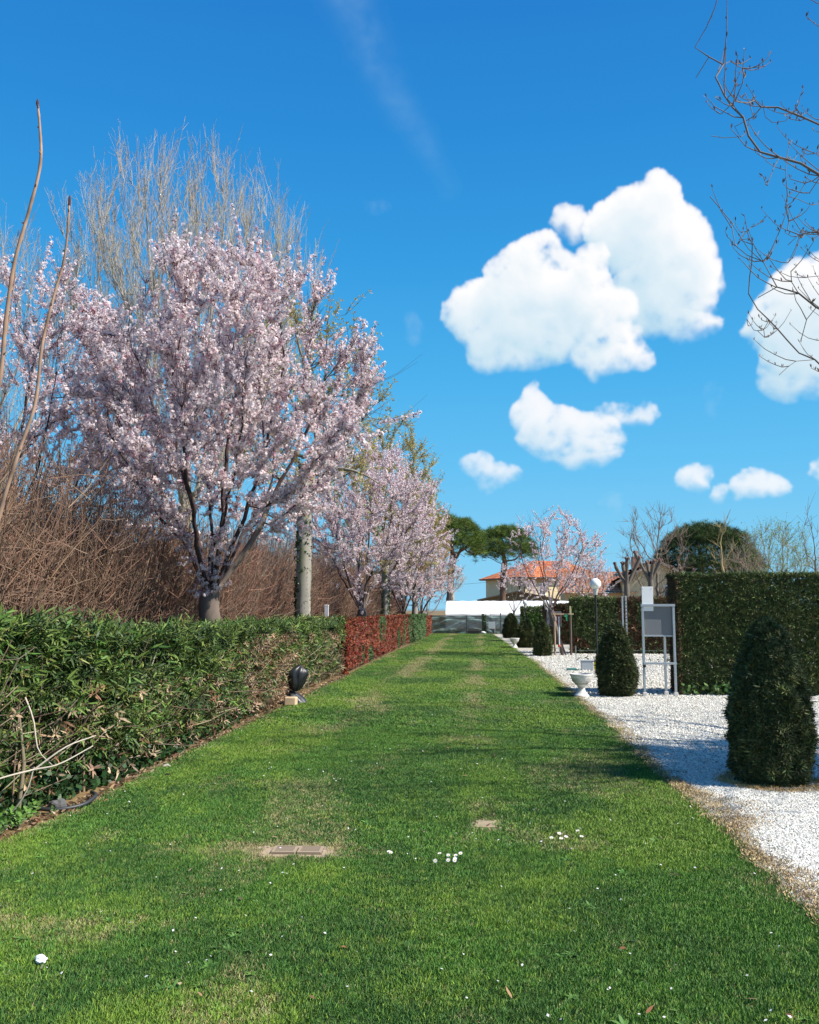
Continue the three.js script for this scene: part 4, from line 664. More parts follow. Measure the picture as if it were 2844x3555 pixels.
{ // globe lamps
  const globe = mat(0.86, 0.86, 0.84, 0.35);
  const lamp = (label, x, z, h, r, pr) => {
    const t = thing('globe_lamp', label, 'lamp', [x, 0.008, z]);
    mesh('base_plate', cyl(0.07, 0.06, 0.02), black, t); mesh('pole', cyl(pr, pr, h - r - 0.16, 0, 0.02, 0), black, t);
    mesh('collar', lathe([[pr * 1.1, h - r - 0.145], [0.05, h - r - 0.14], [0.055, h - r - 0.05], [0.075, h - r - 0.02], [0.075, h - r + 0.01]], 20), mat(0.55, 0.56, 0.56, 0.5), t);
    mesh('globe', new THREE.SphereGeometry(r, 36, 24).translate(0, h, 0), globe, t);
  };
  lamp('white globe lamp on a black pole beside the yellow box', 2.98, -23.9, 2.26, 0.15, 0.024);
  lamp('white globe lamp on a black pole behind the staked plum tree', 2.58, -37, 1.84, 0.125, 0.022);
  lamp('white globe lamp on a black pole at the ivy-grown hedge end', 2.0, -43.2, 1.9, 0.115, 0.022);
}
{
  const t = thing('meter_cabinet', 'low grey metal service box standing on the gravel', 'box', [2.68, 0.008, -23.6]);
  mesh('body', rbox(0.31, 0.235, 0.16, 0, 0.125, 0, 0.008), mat(0.40, 0.44, 0.47, 0.5), t); mesh('lid', rbox(0.325, 0.02, 0.18, 0, 0.252, 0, 0.006), mat(0.36, 0.40, 0.43, 0.5), t); mesh('plinth', rbox(0.28, 0.02, 0.14, 0, 0.004, 0, 0.004), mat(0.3, 0.3, 0.29, 0.9), t);
  const u = thing('valve_box', 'flat green plastic valve box lid set in the gravel', 'valve box', [2.28, 0.008, -23.5]); mesh('rim', rbox(0.26, 0.05, 0.2, 0, 0.025, 0, 0.01), mat(0.07, 0.20, 0.17, 0.6), u); mesh('lid', rbox(0.22, 0.014, 0.16, 0, 0.056, 0, 0.005), mat(0.09, 0.26, 0.22, 0.6), u);
  const y = thing('yellow_bin', 'small yellow box at the foot of the lamp pole', 'box', [2.93, 0.008, -23.62]); mesh('body', lathe([[0, 0], [0.085, 0], [0.10, 0.20], [0.105, 0.21], [0.098, 0.212], [0.092, 0.20], [0.08, 0.03], [0, 0.03]], 4), mat(0.62, 0.52, 0.02, 0.5), y); y.rotation.y = 0.7;
  for (const [x, l] of [[4.80, 'plain galvanised metal post before the rust-brown hedge'], [4.92, 'slotted galvanised metal post beside the plain one before the hedge']]) { const p = thing('metal_post', l, 'post', [x, 0.008, -31.2]); mesh('tube', rbox(0.055, 2.05, 0.055, 0, 1.025, 0, 0.006), steel, p); if (x > 4.85) for (let k = 0; k < 14; k++) mesh('slot', rbox(0.036, 0.03, 0.006, 0, 0.3 + k * 0.12, 0.0285, 0.002), black, p); else mesh('cap', rbox(0.062, 0.02, 0.062, 0, 2.056, 0, 0.004), black, p); }
  // wires with climbing leaves between the posts
  const w = thing('wire_trellis', 'low wires with sparse climbing leaves across the gravel behind the panel stand', 'trellis', [4.1, 0.008, -25.6]), R = rng(44);
  for (const h of [0.18, 0.42]) mesh('wire', box(3.0, 0.006, 0.006, 0, h, 0), steel, w); for (const x of [-1.5, 1.5]) mesh('peg', box(0.02, 0.55, 0.02, x, 0.27, 0.016), steel, w);
  const J = new Inst(); for (let k = 0; k < 90; k++) J.add(V(R.s(1.45), (R() < 0.5 ? 0.18 : 0.42) + R.n() * 0.06, R.s(0.04)), V(R.s(1), R.s(0.6), 1).normalize(), R() * 6.28, R.r(0.6, 1.1), jit(R, [0.06, 0.10, 0.03], 0.3)); J.make('leaves', ivyLeaf, ivyMat, w);
}
{ // stakes, cross bar, standpipe
  const wd = mat(0.36, 0.27, 0.18, 0.9), t = thing('tree_stakes', 'pair of wooden stakes with cross bar and green tie holding the young plum', 'stakes', [2.7, 0.008, -31.0]);
  mesh('stake', cyl(0.038, 0.036, 1.45, -0.27, 0, 0.1, 10), wd, t); mesh('stake', cyl(0.04, 0.036, 1.62, 0.30, 0, -0.1, 10), mat(0.12, 0.09, 0.07, 0.9), t);
  mesh('cross_bar', box(0.72, 0.05, 0.03, 0.03, 1.42, 0.155, 0, 0.1), wd, t); mesh('upright', rbox(0.06, 0.28, 0.04, 0.27, 1.55, 0.19, 0.005), mat(0.46, 0.42, 0.22, 0.8), t);
  mesh('tie', new THREE.TorusGeometry(0.06, 0.02, 8, 18).rotateX(1.2).translate(0.12, 1.36, 0.12), mat(0.02, 0.28, 0.12, 0.6), t); mesh('tie_end', box(0.05, 0.18, 0.02, 0.14, 1.28, 0.19), mat(0.02, 0.26, 0.11, 0.6), t);
  const s = thing('standpipe', 'thin white standpipe with a red tap beside the tree stakes', 'tap', [2.58, 0.008, -30.9]); mesh('pipe', cyl(0.02, 0.02, 0.98, 0, 0.35, 0, 12), mat(0.62, 0.66, 0.70, 0.5), s); mesh('bracket', cyl(0.012, 0.012, 0.35, 0, 0, 0, 8), steel, s); mesh('tap', new THREE.SphereGeometry(0.05, 14, 10).scale(1, 0.9, 1).translate(0, 0.33, 0.03), mat(0.55, 0.08, 0.03, 0.5), s);
  const c = thing('notice_cabinet', 'grey notice cabinet with maroon frame and white sheet before the brown hedge', 'cabinet', [2.66, 0.008, -34]);
  for (const x of [-0.2, 0.2]) mesh('leg', cyl(0.02, 0.02, 0.98, x, 0, 0, 10), steel, c); mesh('body', rbox(0.54, 0.55, 0.12, 0, 1.22, 0, 0.008), greyP, c); mesh('frame', rbox(0.36, 0.38, 0.012, 0.06, 1.20, 0.067, 0.003), mat(0.10, 0.03, 0.025, 0.6), c); mesh('sheet', rbox(0.11, 0.15, 0.004, 0.03, 1.23, 0.076, 0.001), white, c);
  const gsig = mesh('sign_plate', rbox(0.19, 0.28, 0.012, -0.15, 1.64, 0.03, 0.003), white, c); mesh('arrow', box(0.08, 0.03, 0.004, -0.15, 1.66, 0.039), mat(0.5, 0.42, 0.1, 0.7), c); mesh('lock', box(0.02, 0.05, 0.012, -0.22, 1.23, 0.064), black, c); mesh('plate_post', box(0.03, 0.34, 0.012, -0.15, 1.64, 0.015), steel, c);
}

// ---------------------------------------------------------------- bits on and beside the lawn
{
  // black bag tied over a pipe end, on a stone block
  const bagMat = mat(0.020, 0.022, 0.025, 0.4);
  const t = thing('plastic_bag', 'shiny black plastic bag tied in a bunch beside the hedge', 'bag', [-3.3, 0.03, -15.0]);
  const pleat = (prof, amp, nn, seed) => { const g = lathe(prof, 56), p = g.attributes.position; for (let k = 0; k < p.count; k++) { const x = p.getX(k), y = p.getY(k), z = p.getZ(k), th = Math.atan2(z, x), r = Math.hypot(x, z), f = 1 + amp * (Math.abs(Math.sin(th * nn / 2 + 2 * vnoise(y * 5, seed) + 1.2 * vnoise(Math.cos(th) * 2, Math.sin(th) * 2, seed))) - 0.55) + 0.55 * vnoise(x * 7, y * 7, z * 7 + seed) + 0.24 * Math.abs(vnoise(x * 26, y * 26, z * 26 + seed)); p.setXYZ(k, x * f, y + 0.02 * vnoise(x * 12, z * 12, seed), z * f * 0.85); } g.computeVertexNormals(); return g; };
  const up = mesh('bag_body', pleat([[0.02, 0.17], [0.06, 0.2], [0.125, 0.27], [0.165, 0.36], [0.17, 0.44], [0.155, 0.52], [0.12, 0.58], [0.06, 0.62], [0.001, 0.63]], 0.26, 7, 2).scale(0.95, 1, 0.8).rotateZ(-0.28), bagMat, t);
  mesh('bag_skirt', pleat([[0.02, 0.185], [0.07, 0.165], [0.14, 0.125], [0.20, 0.05], [0.225, -0.02], [0.21, -0.04]], 0.30, 5, 5), bagMat, t);
  mesh('tie', new THREE.TorusGeometry(0.027, 0.009, 8, 20).rotateX(Math.PI / 2).translate(0.03, 0.175, 0), mat(0.05, 0.05, 0.05, 0.5), t);
  const st = rbox(0.2, 0.14, 0.16, 0, 0.07, 0, 0.02), p = st.attributes.position; for (let k = 0; k < p.count; k++) p.setXYZ(k, p.getX(k) + 0.012 * vnoise(p.getX(k) * 20, p.getY(k) * 20, p.getZ(k) * 20), p.getY(k), p.getZ(k) + 0.012 * vnoise(p.getX(k) * 18, p.getY(k) * 18, 4)); st.computeVertexNormals();
  tag(mesh('stone_block', st, mat(0.62, 0.45, 0.28, 0.95), scene), 'pale sandy stone block under the black bag', 'stone').position.set(-3.22, 0.0, -14.70);
  // drain with slotted covers
  const d = thing('drain_cover', 'weathered concrete drain cover with slotted grates sunk in the lawn', 'drain', [-1.24, 0.006, -5.93], 0.05), conc = mat(0.33, 0.25, 0.17, 0.95);
  const patch = (rx, rz, seed) => { const sh = []; for (let k = 0; k < 40; k++) { const a = k / 40 * 6.283, q = 1 + 0.5 * fbm(Math.cos(a) * 1.6, Math.sin(a) * 1.6, seed, 4); sh.push(new THREE.Vector2(Math.cos(a) * rx * q, Math.sin(a) * rz * q)); } return new THREE.ExtrudeGeometry(new THREE.Shape(sh), { depth: 0.006, bevelEnabled: true, bevelSize: 0.01, bevelThickness: 0.004, bevelSegments: 1 }).rotateX(-Math.PI / 2); };
  mesh('bare_earth', patch(0.36, 0.13, 7).translate(0, -0.006, -0.01), mat(0.36, 0.27, 0.18, 1), d); mesh('pit', box(0.34, 0.004, 0.15, 0, 0.006, 0), mat(0.17, 0.13, 0.09, 1), d);
  for (const x of [-0.085, 0.085]) { mesh('rim', box(0.155, 0.012, 0.015, x, 0.014, 0.0685), conc, d); mesh('rim', box(0.155, 0.012, 0.015, x, 0.014, -0.0685), conc, d); mesh('rim', box(0.015, 0.0115, 0.122, x - 0.07, 0.014, 0), conc, d); mesh('rim', box(0.015, 0.0115, 0.122, x + 0.07, 0.014, 0), conc, d); for (let k = 0; k < 5; k++) mesh('bar', box(0.125, 0.010, 0.012, x, 0.013, -0.048 + k * 0.024), conc, d); }
  const sq = thing('inspection_cover', 'square concrete inspection cover half hidden under dry grass in the lawn', 'cover', [0, 0.006, -6.75]); mesh('bare_earth', patch(0.13, 0.17, 17).translate(0, -0.006, 0), mat(0.36, 0.28, 0.17, 1), sq); for (let k = 0; k < 5; k++) mesh('slab', box(0.15 - 0.02 * (k % 2), 0.01, 0.030, 0.008 * (k % 3), 0.007, -0.08 + k * 0.04), mat(0.37, 0.29, 0.18, 1), sq);
  // hose, rocks, soil at the hedge foot
  const hp = new THREE.CatmullRomCurve3([V(-0.42, 0.03, 0.1), V(-0.2, 0.03, 0.02), V(0.05, 0.02, 0.02), V(0.2, 0.03, -0.12), V(0.22, 0.06, -0.3), V(0.1, 0.05, -0.5)]).getPoints(40), hg = new GB(); hg.tube(hp, hp.map(() => 0.017), 12, [0.03, 0.032, 0.035]);
  tag(mesh('garden_hose', hg.geo(true), vmat(0.5), scene), 'dark garden hose end curled on bare soil at the hedge foot', 'hose').position.set(-3.42, 0.01, -6.9);
  const rock = (label, x, z, s, c) => { const g = new THREE.IcosahedronGeometry(s, 2), p = g.attributes.position; for (let k = 0; k < p.count; k++) { const a = V(p.getX(k), p.getY(k), p.getZ(k)), q = 1 + 0.35 * vnoise(a.x / s * 1.6 + x, a.y / s * 1.6, a.z / s * 1.6); p.setXYZ(k, a.x * q, a.y * q * 0.6, a.z * q); } g.computeVertexNormals(); tag(mesh('rock', g, mat(...c, 0.95), scene), label, 'rock').position.set(x, s * 0.25, z); };
  rock('blue-grey stone lying on the soil beside the hose', -3.5, -6.55, 0.06, [0.16, 0.19, 0.22]); rock('dark flat stone inside the curl of the hose', -3.46, -7.1, 0.075, [0.10, 0.10, 0.10]); rock('small pale stone at the soil edge near the hedge', -3.22, -8.9, 0.045, [0.40, 0.36, 0.32]);
  // weeds and litter at the left foot of the hedge
  const R = rng(91), wg = sprig(55, 8, 0.05, 0.03, 0.08, [W1], 0.1), wI = new Inst(); for (let k = 0; k < 260; k++) wI.add(V(-3.65 + R.n() * 0.22, 0.01, -6.4 + R.n() * 0.5), V(R.s(0.5), 1, R.s(0.5)).normalize(), R() * 6.28, R.r(0.6, 1.3), jit(R, [0.11, 0.22, 0.04], 0.3)); tag(wI.make('weeds', wg, leafMat(0.3), scene), 'low leafy green weeds on the soil at the hedge end', 'weeds', undefined, 'stuff');
  const lg = new GB(), lr = rng(6); for (let k = 0; k < 3; k++) { const dd = V(lr.s(1), 0.25, lr.s(1)).normalize(); lg.blade(rdir(lr).multiplyScalar(0.02), dd, perp(dd, lr), 0.05, 0.02, jit(lr, W1, 0.3), 0.3, 3); }
  const lI = new Inst(); for (let k = 0; k < 1100; k++) { const z = -5.6 - 16 * R() ** 1.4, x = leftEdge(z) - 0.10 + R.n() * 0.10 - (z > -6.8 ? 0.25 * R() : 0); lI.add(V(x, 0.012, z), V(R.s(0.3), 1, R.s(0.3)).normalize(), R() * 6.28, R.r(0.5, 1.2), jit(R, R() < 0.5 ? [0.36, 0.27, 0.18] : [0.20, 0.12, 0.07], 0.35)); } tag(lI.make('leaf_litter', lg.geo(), leafMat(0.15), scene), 'dry brown leaf litter on the soil strip at the hedge foot', 'leaf litter', undefined, 'stuff');
  // fallen leaves on the lawn
  const fl = [0, 1, 2].map((s) => { const g = new GB(); g.blade(V(0, 0, -0.03), V(0, 0.12, 1).normalize(), V(1, 0.2 * s, 0).normalize(), 0.065 + 0.012 * s, 0.026, W1, 0.35 - 0.2 * s, 3); return g.geo(); }), fm = [[0.26, 0.12, 0.055], [0.36, 0.21, 0.11], [0.14, 0.075, 0.05], [0.45, 0.33, 0.2]].map((c) => leafMat(0.15, 0.9, { color: C(...c) }));
  const names = ['small rust-brown fallen leaf lying on the lawn', 'small tan fallen leaf lying on the lawn', 'small dark brown fallen leaf lying on the lawn', 'small straw-pale fallen leaf lying on the lawn'];
  for (let k = 0; k < 44; k++) { const z = -3.7 - 10 * R() ** 1.5, x = R.r(Math.max(leftEdge(z), z * 0.56) + 0.1, Math.min(rightEdge(z) - 0.1, -z * 0.36)); if (inDrain(x, z)) continue; const c = Math.floor(R() * 4), q = mesh('fallen_leaf', fl[k % 3], fm[c], scene); tag(q, names[c], 'leaf', ['rust-brown', 'tan', 'dark brown', 'straw-pale'][c] + ' fallen leaves'); q.position.set(x, 0.034, z); q.rotation.set(R.s(0.5), R() * 6.28, R.s(0.5)); q.scale.setScalar(R.r(0.4, 0.75)); }
  // blossom petals blown over the lawn
  const pg = new GB(); pg.blade(V(0, 0, -0.008), V(0, 0.2, 1).normalize(), V(1, 0, 0), 0.016, 0.013, W1, 0.2, 2); const pI = new Inst(); for (let k = 0; k < 620; k++) { const z = -3.6 - 18 * R() ** 1.3, x = R.r(leftEdge(z), rightEdge(z)); pI.add(V(x, 0.036, z), V(R.s(0.6), 1, R.s(0.6)).normalize(), R() * 6.28, R.r(0.6, 1.1), [0.86, 0.80, 0.82]); } tag(pI.make('fallen_petals', pg.geo(), leafMat(0.3), scene), 'tiny white blossom petals blown over the lawn', 'petals', undefined, 'stuff');
  // daisies
  const stemM = leafMat(0.2, 0.8, { color: C(0.10, 0.2, 0.04) }), petM = leafMat(0.25, 0.8, { color: C(0.88, 0.87, 0.88) }), yel = mat(0.65, 0.45, 0.03, 0.8);
  const daisy = (label, x, z, h, tilt, group, s = 1) => { const t = thing('daisy', label, 'flower', [x, 0.004, z], R() * 6.28, group); t.scale.setScalar(s); const sg = new GB(); sg.tube([V(0, 0, 0), V(0.004, h * 0.5, 0), V(0, h, 0)], [0.0014, 0.0012, 0.001], 5, W1); mesh('stem', sg.geo(), stemM, t); const pg2 = new GB(); for (let k = 0; k < 13; k++) { const a = k / 13 * 6.283, dd = V(Math.cos(a), 0.25, Math.sin(a)).normalize(); pg2.blade(V(0, h, 0), dd, V().crossVectors(dd, YUP).normalize(), 0.014, 0.0055, W1, 0.1, 2); } mesh('petals', pg2.geo(), petM, t); mesh('centre', new THREE.SphereGeometry(0.0045, 10, 8).scale(1, 0.6, 1).translate(0, h + 0.002, 0), yel, t); t.rotation.x = tilt; t.rotation.z = R.s(0.2); };
  for (const [x, z] of [[0.44, -6.2], [0.50, -6.35], [0.53, -6.24], [0.50, -6.18], [0.64, -6.24], [0.65, -6.4]]) daisy('open white daisy in the loose group of daisies on the lawn', x, z, 0.055, 0.3, 'daisies scattered beyond the inspection cover', 1.2);
  for (const [cx, n, l, gr] of [[-0.62, 3, 'closed white daisy in the small tuft beside the drain cover', 'small tuft of closed daisies'], [-0.22, 8, 'white daisy in the dense tuft in front of the inspection cover', 'dense tuft of daisies']]) for (let k = 0; k < n; k++) daisy(l, cx + R.s(0.02 + n * 0.008), -5.72 + R.s(0.05), R.r(0.045, 0.075), R.r(0.2, 0.8), gr, 1.1);
  // crumpled tissue
  const tg = new THREE.IcosahedronGeometry(0.016, 4), tp = tg.attributes.position; for (let k = 0; k < tp.count; k++) { const a = V(tp.getX(k), tp.getY(k), tp.getZ(k)), q = 0.9 + 1.1 * Math.abs(vnoise(a.x * 66, a.y * 66, a.z * 66)) - 0.5 * Math.abs(vnoise(a.x * 130, a.y * 130, a.z * 130)) + 0.8 * vnoise(a.x * 32, a.y * 32, a.z * 32 + 9); tp.setXYZ(k, a.x * q * 1.1, a.y * q * 0.7, a.z * q); } tg.computeVertexNormals();
  tag(mesh('paper_scrap', tg, mat(0.8, 0.8, 0.8, 0.9), scene), 'crumpled white paper scrap lying in the grass', 'litter').position.set(-2.0, 0.03, -4.0);
  const fp = [[-4.05, -22.6, 1.68, 'white plastic marker post rising behind the oleander hedge'], [-3.55, -54, 1.38, 'white marker post behind the farthest red hedge']]; for (const [x, z, h, l] of fp) { const p = thing('marker_post', l, 'post', [x, 0, z]); mesh('post', rbox(0.11, h, 0.05, 0, h / 2, 0, 0.008), mat(0.62, 0.64, 0.64, 0.5), p); mesh('cap', rbox(0.115, 0.03, 0.056, 0, h + 0.012, 0, 0.006), white, p); }
}

// ---------------------------------------------------------------- end of the lawn: netted fence and marquee
{
  const netTex = dataTex(256, (u, v) => { const n = 0.75 + 0.18 * tnoise(u, v, 20, 61) + 0.12 * tnoise(u, v, 90, 62); return [n, n, n]; }, true);
  const net = new THREE.MeshStandardMaterial({ color: C(0.20, 0.35, 0.33), roughness: 0.7, transparent: true, opacity: 0.9, side: THREE.DoubleSide, map: netTex }), dark = mat(0.05, 0.055, 0.055, 0.6);
  const t = thing('netted_fence', 'low metal fence hung with dark green shade netting across the end of the lawn', 'fence', [0, 0, -57.6]);
  const xs = [-3.9, -1.12, 1.08, 3.28, 5.5, 7.7];
  xs.forEach((x, k) => { mesh('post', box(0.06, k === 2 ? 1.36 : 1.2, 0.06, x, k === 2 ? 0.68 : 0.6, 0.05), dark, t); });
  for (const y of [1.17, 0.98]) mesh('rail', box(11.7, 0.03, 0.03, 1.9, y, 0.062 + (y > 1 ? 0 : 0.0)), dark, t);
  for (let k = 0; k < xs.length - 1; k++) { const w = xs[k + 1] - xs[k], g = new THREE.PlaneGeometry(w, 1.16, 40, 26), p = g.attributes.position; for (let q = 0; q < p.count; q++) { const x = p.getX(q), y = p.getY(q), e = (1 - Math.abs(x / w * 2) ** 4); p.setZ(q, e * (0.05 * Math.sin(y * 13 + x * (k % 2 ? 3.2 : -3.6) + 2 * vnoise(x * 1.5, y * 2, k)) + 0.04 * vnoise(x * 3, y * 5, k + 3))); } g.computeVertexNormals(); g.translate(xs[k] + w / 2, 0.585, -0.06); mesh('net_panel', g, net, t); }
  const post = thing('ivy_post', 'thick post wrapped in ivy standing before the netted fence', 'post', [-0.02, 0, -57.2]); mesh('post', box(0.12, 1.3, 0.12, -0.06, 0.65, 0), mat(0.16, 0.13, 0.10, 0.9), post); const R = rng(66), J = new Inst(); for (let k = 0; k < 170; k++) J.add(V(0.08 + R.s(0.1), 0.15 + 1.12 * R(), 0.07 + R.s(0.07)), V(R.s(1), R.s(0.4), 1).normalize(), R() * 6.28, R.r(0.8, 1.4), jit(R, [0.06, 0.11, 0.03], 0.35)); J.make('ivy', ivyLeaf, ivyMat, post); mesh('base', lathe([[0, 0], [0.24, 0], [0.2, 0.12], [0.15, 0.18], [0, 0.18]], 14), mat(0.7, 0.68, 0.63, 0.9), post);
  const cb = thing('meter_cabinet', 'grey metal meter cabinet on legs before the netted fence', 'cabinet', [0.5, 0, -57.1]); mesh('body', rbox(0.44, 0.44, 0.2, 0, 0.56, 0, 0.01), mat(0.42, 0.47, 0.48, 0.5), cb); for (const x of [-0.17, 0.2]) mesh('leg', box(0.05, 0.36, 0.05, x, 0.17, 0), steel, cb);
  const cr = thing('dark_crate', 'dark low crate at the foot of the netted fence', 'crate', [-0.66, 0, -57.2]); mesh('body', rbox(0.8, 0.24, 0.3, 0, 0.13, 0, 0.02), mat(0.03, 0.03, 0.03, 0.8), cr); for (let k = 0; k < 4; k++) mesh('slat', box(0.78, 0.03, 0.012, 0, 0.05 + k * 0.055, 0.158), mat(0.05, 0.05, 0.05, 0.8), cr);
  // marquee
  const m = thing('marquee', 'long low white marquee roof behind the netted fence', 'tent', [2.0, 0, -60.4]), tw = mat(0.86, 0.86, 0.85, 0.7);
  const sheet = (x0, x1, pts, seed) => { const n = 44, g = new THREE.PlaneGeometry(1, 1, n, pts.length - 1), p = g.attributes.position; for (let k = 0; k < p.count; k++) { const u = p.getX(k) + 0.5, q = Math.round((0.5 - p.getY(k)) * (pts.length - 1)), [y, z, inset] = pts[q], x = x0 + inset + (x1 - x0 - 2 * inset) * u; p.setXYZ(k, x, y + 0.015 * Math.sin(u * 22) * (q === 0 ? 1 : 0.3), z + 0.02 * vnoise(x * 1.5, q, seed)); } g.computeVertexNormals(); return g; };
  for (let k = 0; k < 3; k++) mesh('roof_panel', sheet(-4.6 + k * 3.06, -4.6 + (k + 1) * 3.06 - 0.02, [[2.16, -2.4, 0], [2.12, -1.7, 0], [1.75, -0.6, 0], [1.25, 0, 0]], k), tw, m);
  for (let k = 0; k < 3; k++) mesh('side_curtain', sheet(-4.6 + k * 3.06, -4.6 + (k + 1) * 3.06 - 0.02, [[1.24, 0.0, 0], [0.9, 0.05, 0], [0.5, 0.07, 0], [0.28, 0.1, 0]], k + 5), tw, m);
  mesh('roof_panel', sheet(-4.6, 4.56, [[2.16, -2.42, 0], [1.25, -4.8, 0]], 9), tw, m);
  for (const x of [-4.5, -1.5, 1.5, 4.4]) mesh('pole', cyl(0.03, 0.03, 2.1, x, 0, -2.4, 8), steel, m);
}

// ---------------------------------------------------------------- houses
const tileMat = vmat(0.85);
function tiledPlane(a, b, c, d, step, seed, cols) { // quad a-b (eave) c-d (ridge, c above b); ribs run from eave to ridge, courses across
  const g = new GB(), R = rng(seed), n = Math.max(2, Math.round(a.distanceTo(b) / step)), cs = 9, nrm = V().crossVectors(V().subVectors(b, a), V().subVectors(d, a)).normalize(); if (nrm.y < 0) nrm.negate();
  for (let k = 0; k < n; k++) for (let q = 0; q < cs; q++) {
    const col = jit(R, cols[Math.floor(R() * cols.length)], 0.22), u0 = k / n, u1 = (k + 1) / n, v0 = q / cs, v1 = (q + 1) / cs;
    const P = (u, v, l) => V().lerpVectors(V().lerpVectors(a, b, u), V().lerpVectors(d, c, u), v).addScaledVector(nrm, l);
    const ring = [0, 0.2, 0.4, 0.6, 0.8, 1].map((f) => [u0 + (u1 - u0) * f, step * 0.32 * Math.sin(f * Math.PI)]), f0 = g.p.length / 3;
    for (const [u, l] of ring) { const A = P(u, v0, l + 0.02), B = P(u, v1, l), side = V().subVectors(b, a).normalize().multiplyScalar((u - (u0 + u1) / 2) * n * 1.1).add(nrm).normalize(); g.v(A.x, A.y, A.z, side.x, side.y, side.z, col); g.v(B.x, B.y, B.z, side.x, side.y, side.z, col); }
    for (let s = 0; s < 5; s++) { const o = f0 + 2 * s; g.i.push(o, o + 2, o + 1, o + 2, o + 3, o + 1); }
  }
  return g.geo();
}
const terra = [[0.50, 0.15, 0.055], [0.42, 0.12, 0.05], [0.56, 0.20, 0.08], [0.36, 0.11, 0.06]], oldT = [[0.30, 0.12, 0.07], [0.24, 0.10, 0.065], [0.34, 0.16, 0.09]];
{
  const plaster = dataTex(256, (u, v) => { const n = 0.92 + 0.05 * tnoise(u, v, 6, 71) + 0.04 * tnoise(u, v, 60, 72); return [n, n, n]; }, true);
  const wall = mat(0.85, 0.69, 0.43, 0.9, { map: plaster }), trim = mat(0.80, 0.79, 0.75, 0.7), glass = mat(0.05, 0.065, 0.08, 0.12), shut = mat(0.16, 0.11, 0.09, 0.8), gut = mat(0.10, 0.06, 0.045, 0.5);
  const t = thing('yellow_house', 'two-storey pale yellow house with orange tiled hip roof', 'house', [7.7, 0, -115], 0.5);
  mesh('wall', box(11.7, 5.45, 9.4, 0, 2.725, 0), wall, t);
  const e = 5.42, L = -6.5, Rr = 6.6, F = 5.3, B = -5.3, ry = 7.75, rl = -1.4, rr2 = 3.4;
  const roof = mesh('roof', tiledPlane(V(L, e, F), V(Rr, e, F), V(rr2, ry, 0), V(rl, ry, 0), 0.3, 1, terra), tileMat, t);
  mesh('roof_side', tiledPlane(V(L, e, B), V(L, e, F), V(rl, ry, 0.01), V(rl, ry, 0), 0.3, 2, terra), tileMat, t); mesh('roof_side', tiledPlane(V(Rr, e, F), V(Rr, e, B), V(rr2, ry, 0), V(rr2, ry, 0.01), 0.3, 3, terra), tileMat, t); mesh('roof_side', tiledPlane(V(Rr, e, B), V(L, e, B), V(rl, ry, -0.01), V(rr2, ry, -0.01), 0.3, 4, terra), tileMat, t);
  mesh('eaves', box(13.0, 0.12, 10.5, 0.05, 5.36, 0), mat(0.42, 0.26, 0.14, 0.9), t); mesh('gutter', box(13.1, 0.11, 0.12, 0.05, 5.40, 5.32), gut, t); mesh('gutter', box(0.12, 0.11, 10.6, -6.56, 5.40, 0), gut, t);
  for (const [x, z] of [[-5.70, 4.79], [-5.93, 3.9]]) mesh('downpipe', cyl(0.06, 0.06, 5.3, x, 0, z, 8), gut, t);
  mesh('cornice', box(11.78, 0.5, 0.06, 0, 5.05, 4.735), mat(0.52, 0.33, 0.16, 0.9), t);
  for (const [x, y, w, h, sh] of [[-3.15, 3.35, 1.0, 1.55, 0], [0.55, 3.35, 1.0, 1.6, -1], [4.9, 3.45, 0.95, 1.7, 1], [-3.15, 0.4, 1.1, 2.0, 0], [0.55, 0.4, 1.1, 2.0, 0]]) {
    const wdw = mesh('window', box(w, h, 0.05, x, y + h / 2, 4.725), trim, t);
    for (const s of [-1, 1]) mesh('pane', box(w * 0.36, h * 0.72, 0.02, x + s * w * 0.22, y + h * 0.42, 4.765), glass, wdw);
    mesh('sill', box(w + 0.25, 0.08, 0.18, x, y - 0.04, 4.79), trim, wdw);
    if (sh) for (const s of [-1, 1]) if (sh > 0 || s < 0) mesh('shutter', box(w * 0.5, h, 0.05, x + s * (w * 0.78), y + h / 2, 4.73), sh > 0 ? mat(0.55, 0.56, 0.52, 0.7) : shut, wdw);
  }
  // shed roof in front of the house
  const s = thing('shed', 'low shed with dark gabled roof in front of the yellow house', 'shed', [3.5, 0, -92]); mesh('wall', box(7.6, 2.5, 4, 0, 1.25, 0), mat(0.42, 0.33, 0.22, 0.9), s);
  for (const k of [-1, 1]) mesh('roof', box(4.3, 0.14, 4.6, k * 2.05, 2.93, 0, 0, 0, -k * 0.21), mat(0.10, 0.075, 0.055, 0.9), s); const gs = new THREE.Shape([new THREE.Vector2(-3.8, 2.5), new THREE.Vector2(3.8, 2.5), new THREE.Vector2(0, 3.28)]); mesh('gable', new THREE.ExtrudeGeometry(gs, { depth: 0.1, bevelEnabled: false }).translate(0, 0, 1.9), mat(0.24, 0.19, 0.10, 0.9), s);
  // second house
  const h = thing('low_house', 'low yellow house with old brown tiled gable roof behind the lopped trees', 'house', [14.0, 0, -76]); mesh('wall', box(5.6, 4.0, 7, 0, 2.0, 0), wall, h);
  const g2 = new THREE.Shape([new THREE.Vector2(-2.8, 4.0), new THREE.Vector2(2.8, 4.0), new THREE.Vector2(0, 5.35)]); mesh('gable', new THREE.ExtrudeGeometry(g2, { depth: 0.2, bevelEnabled: false }).translate(0, 0, 3.29), wall, h);
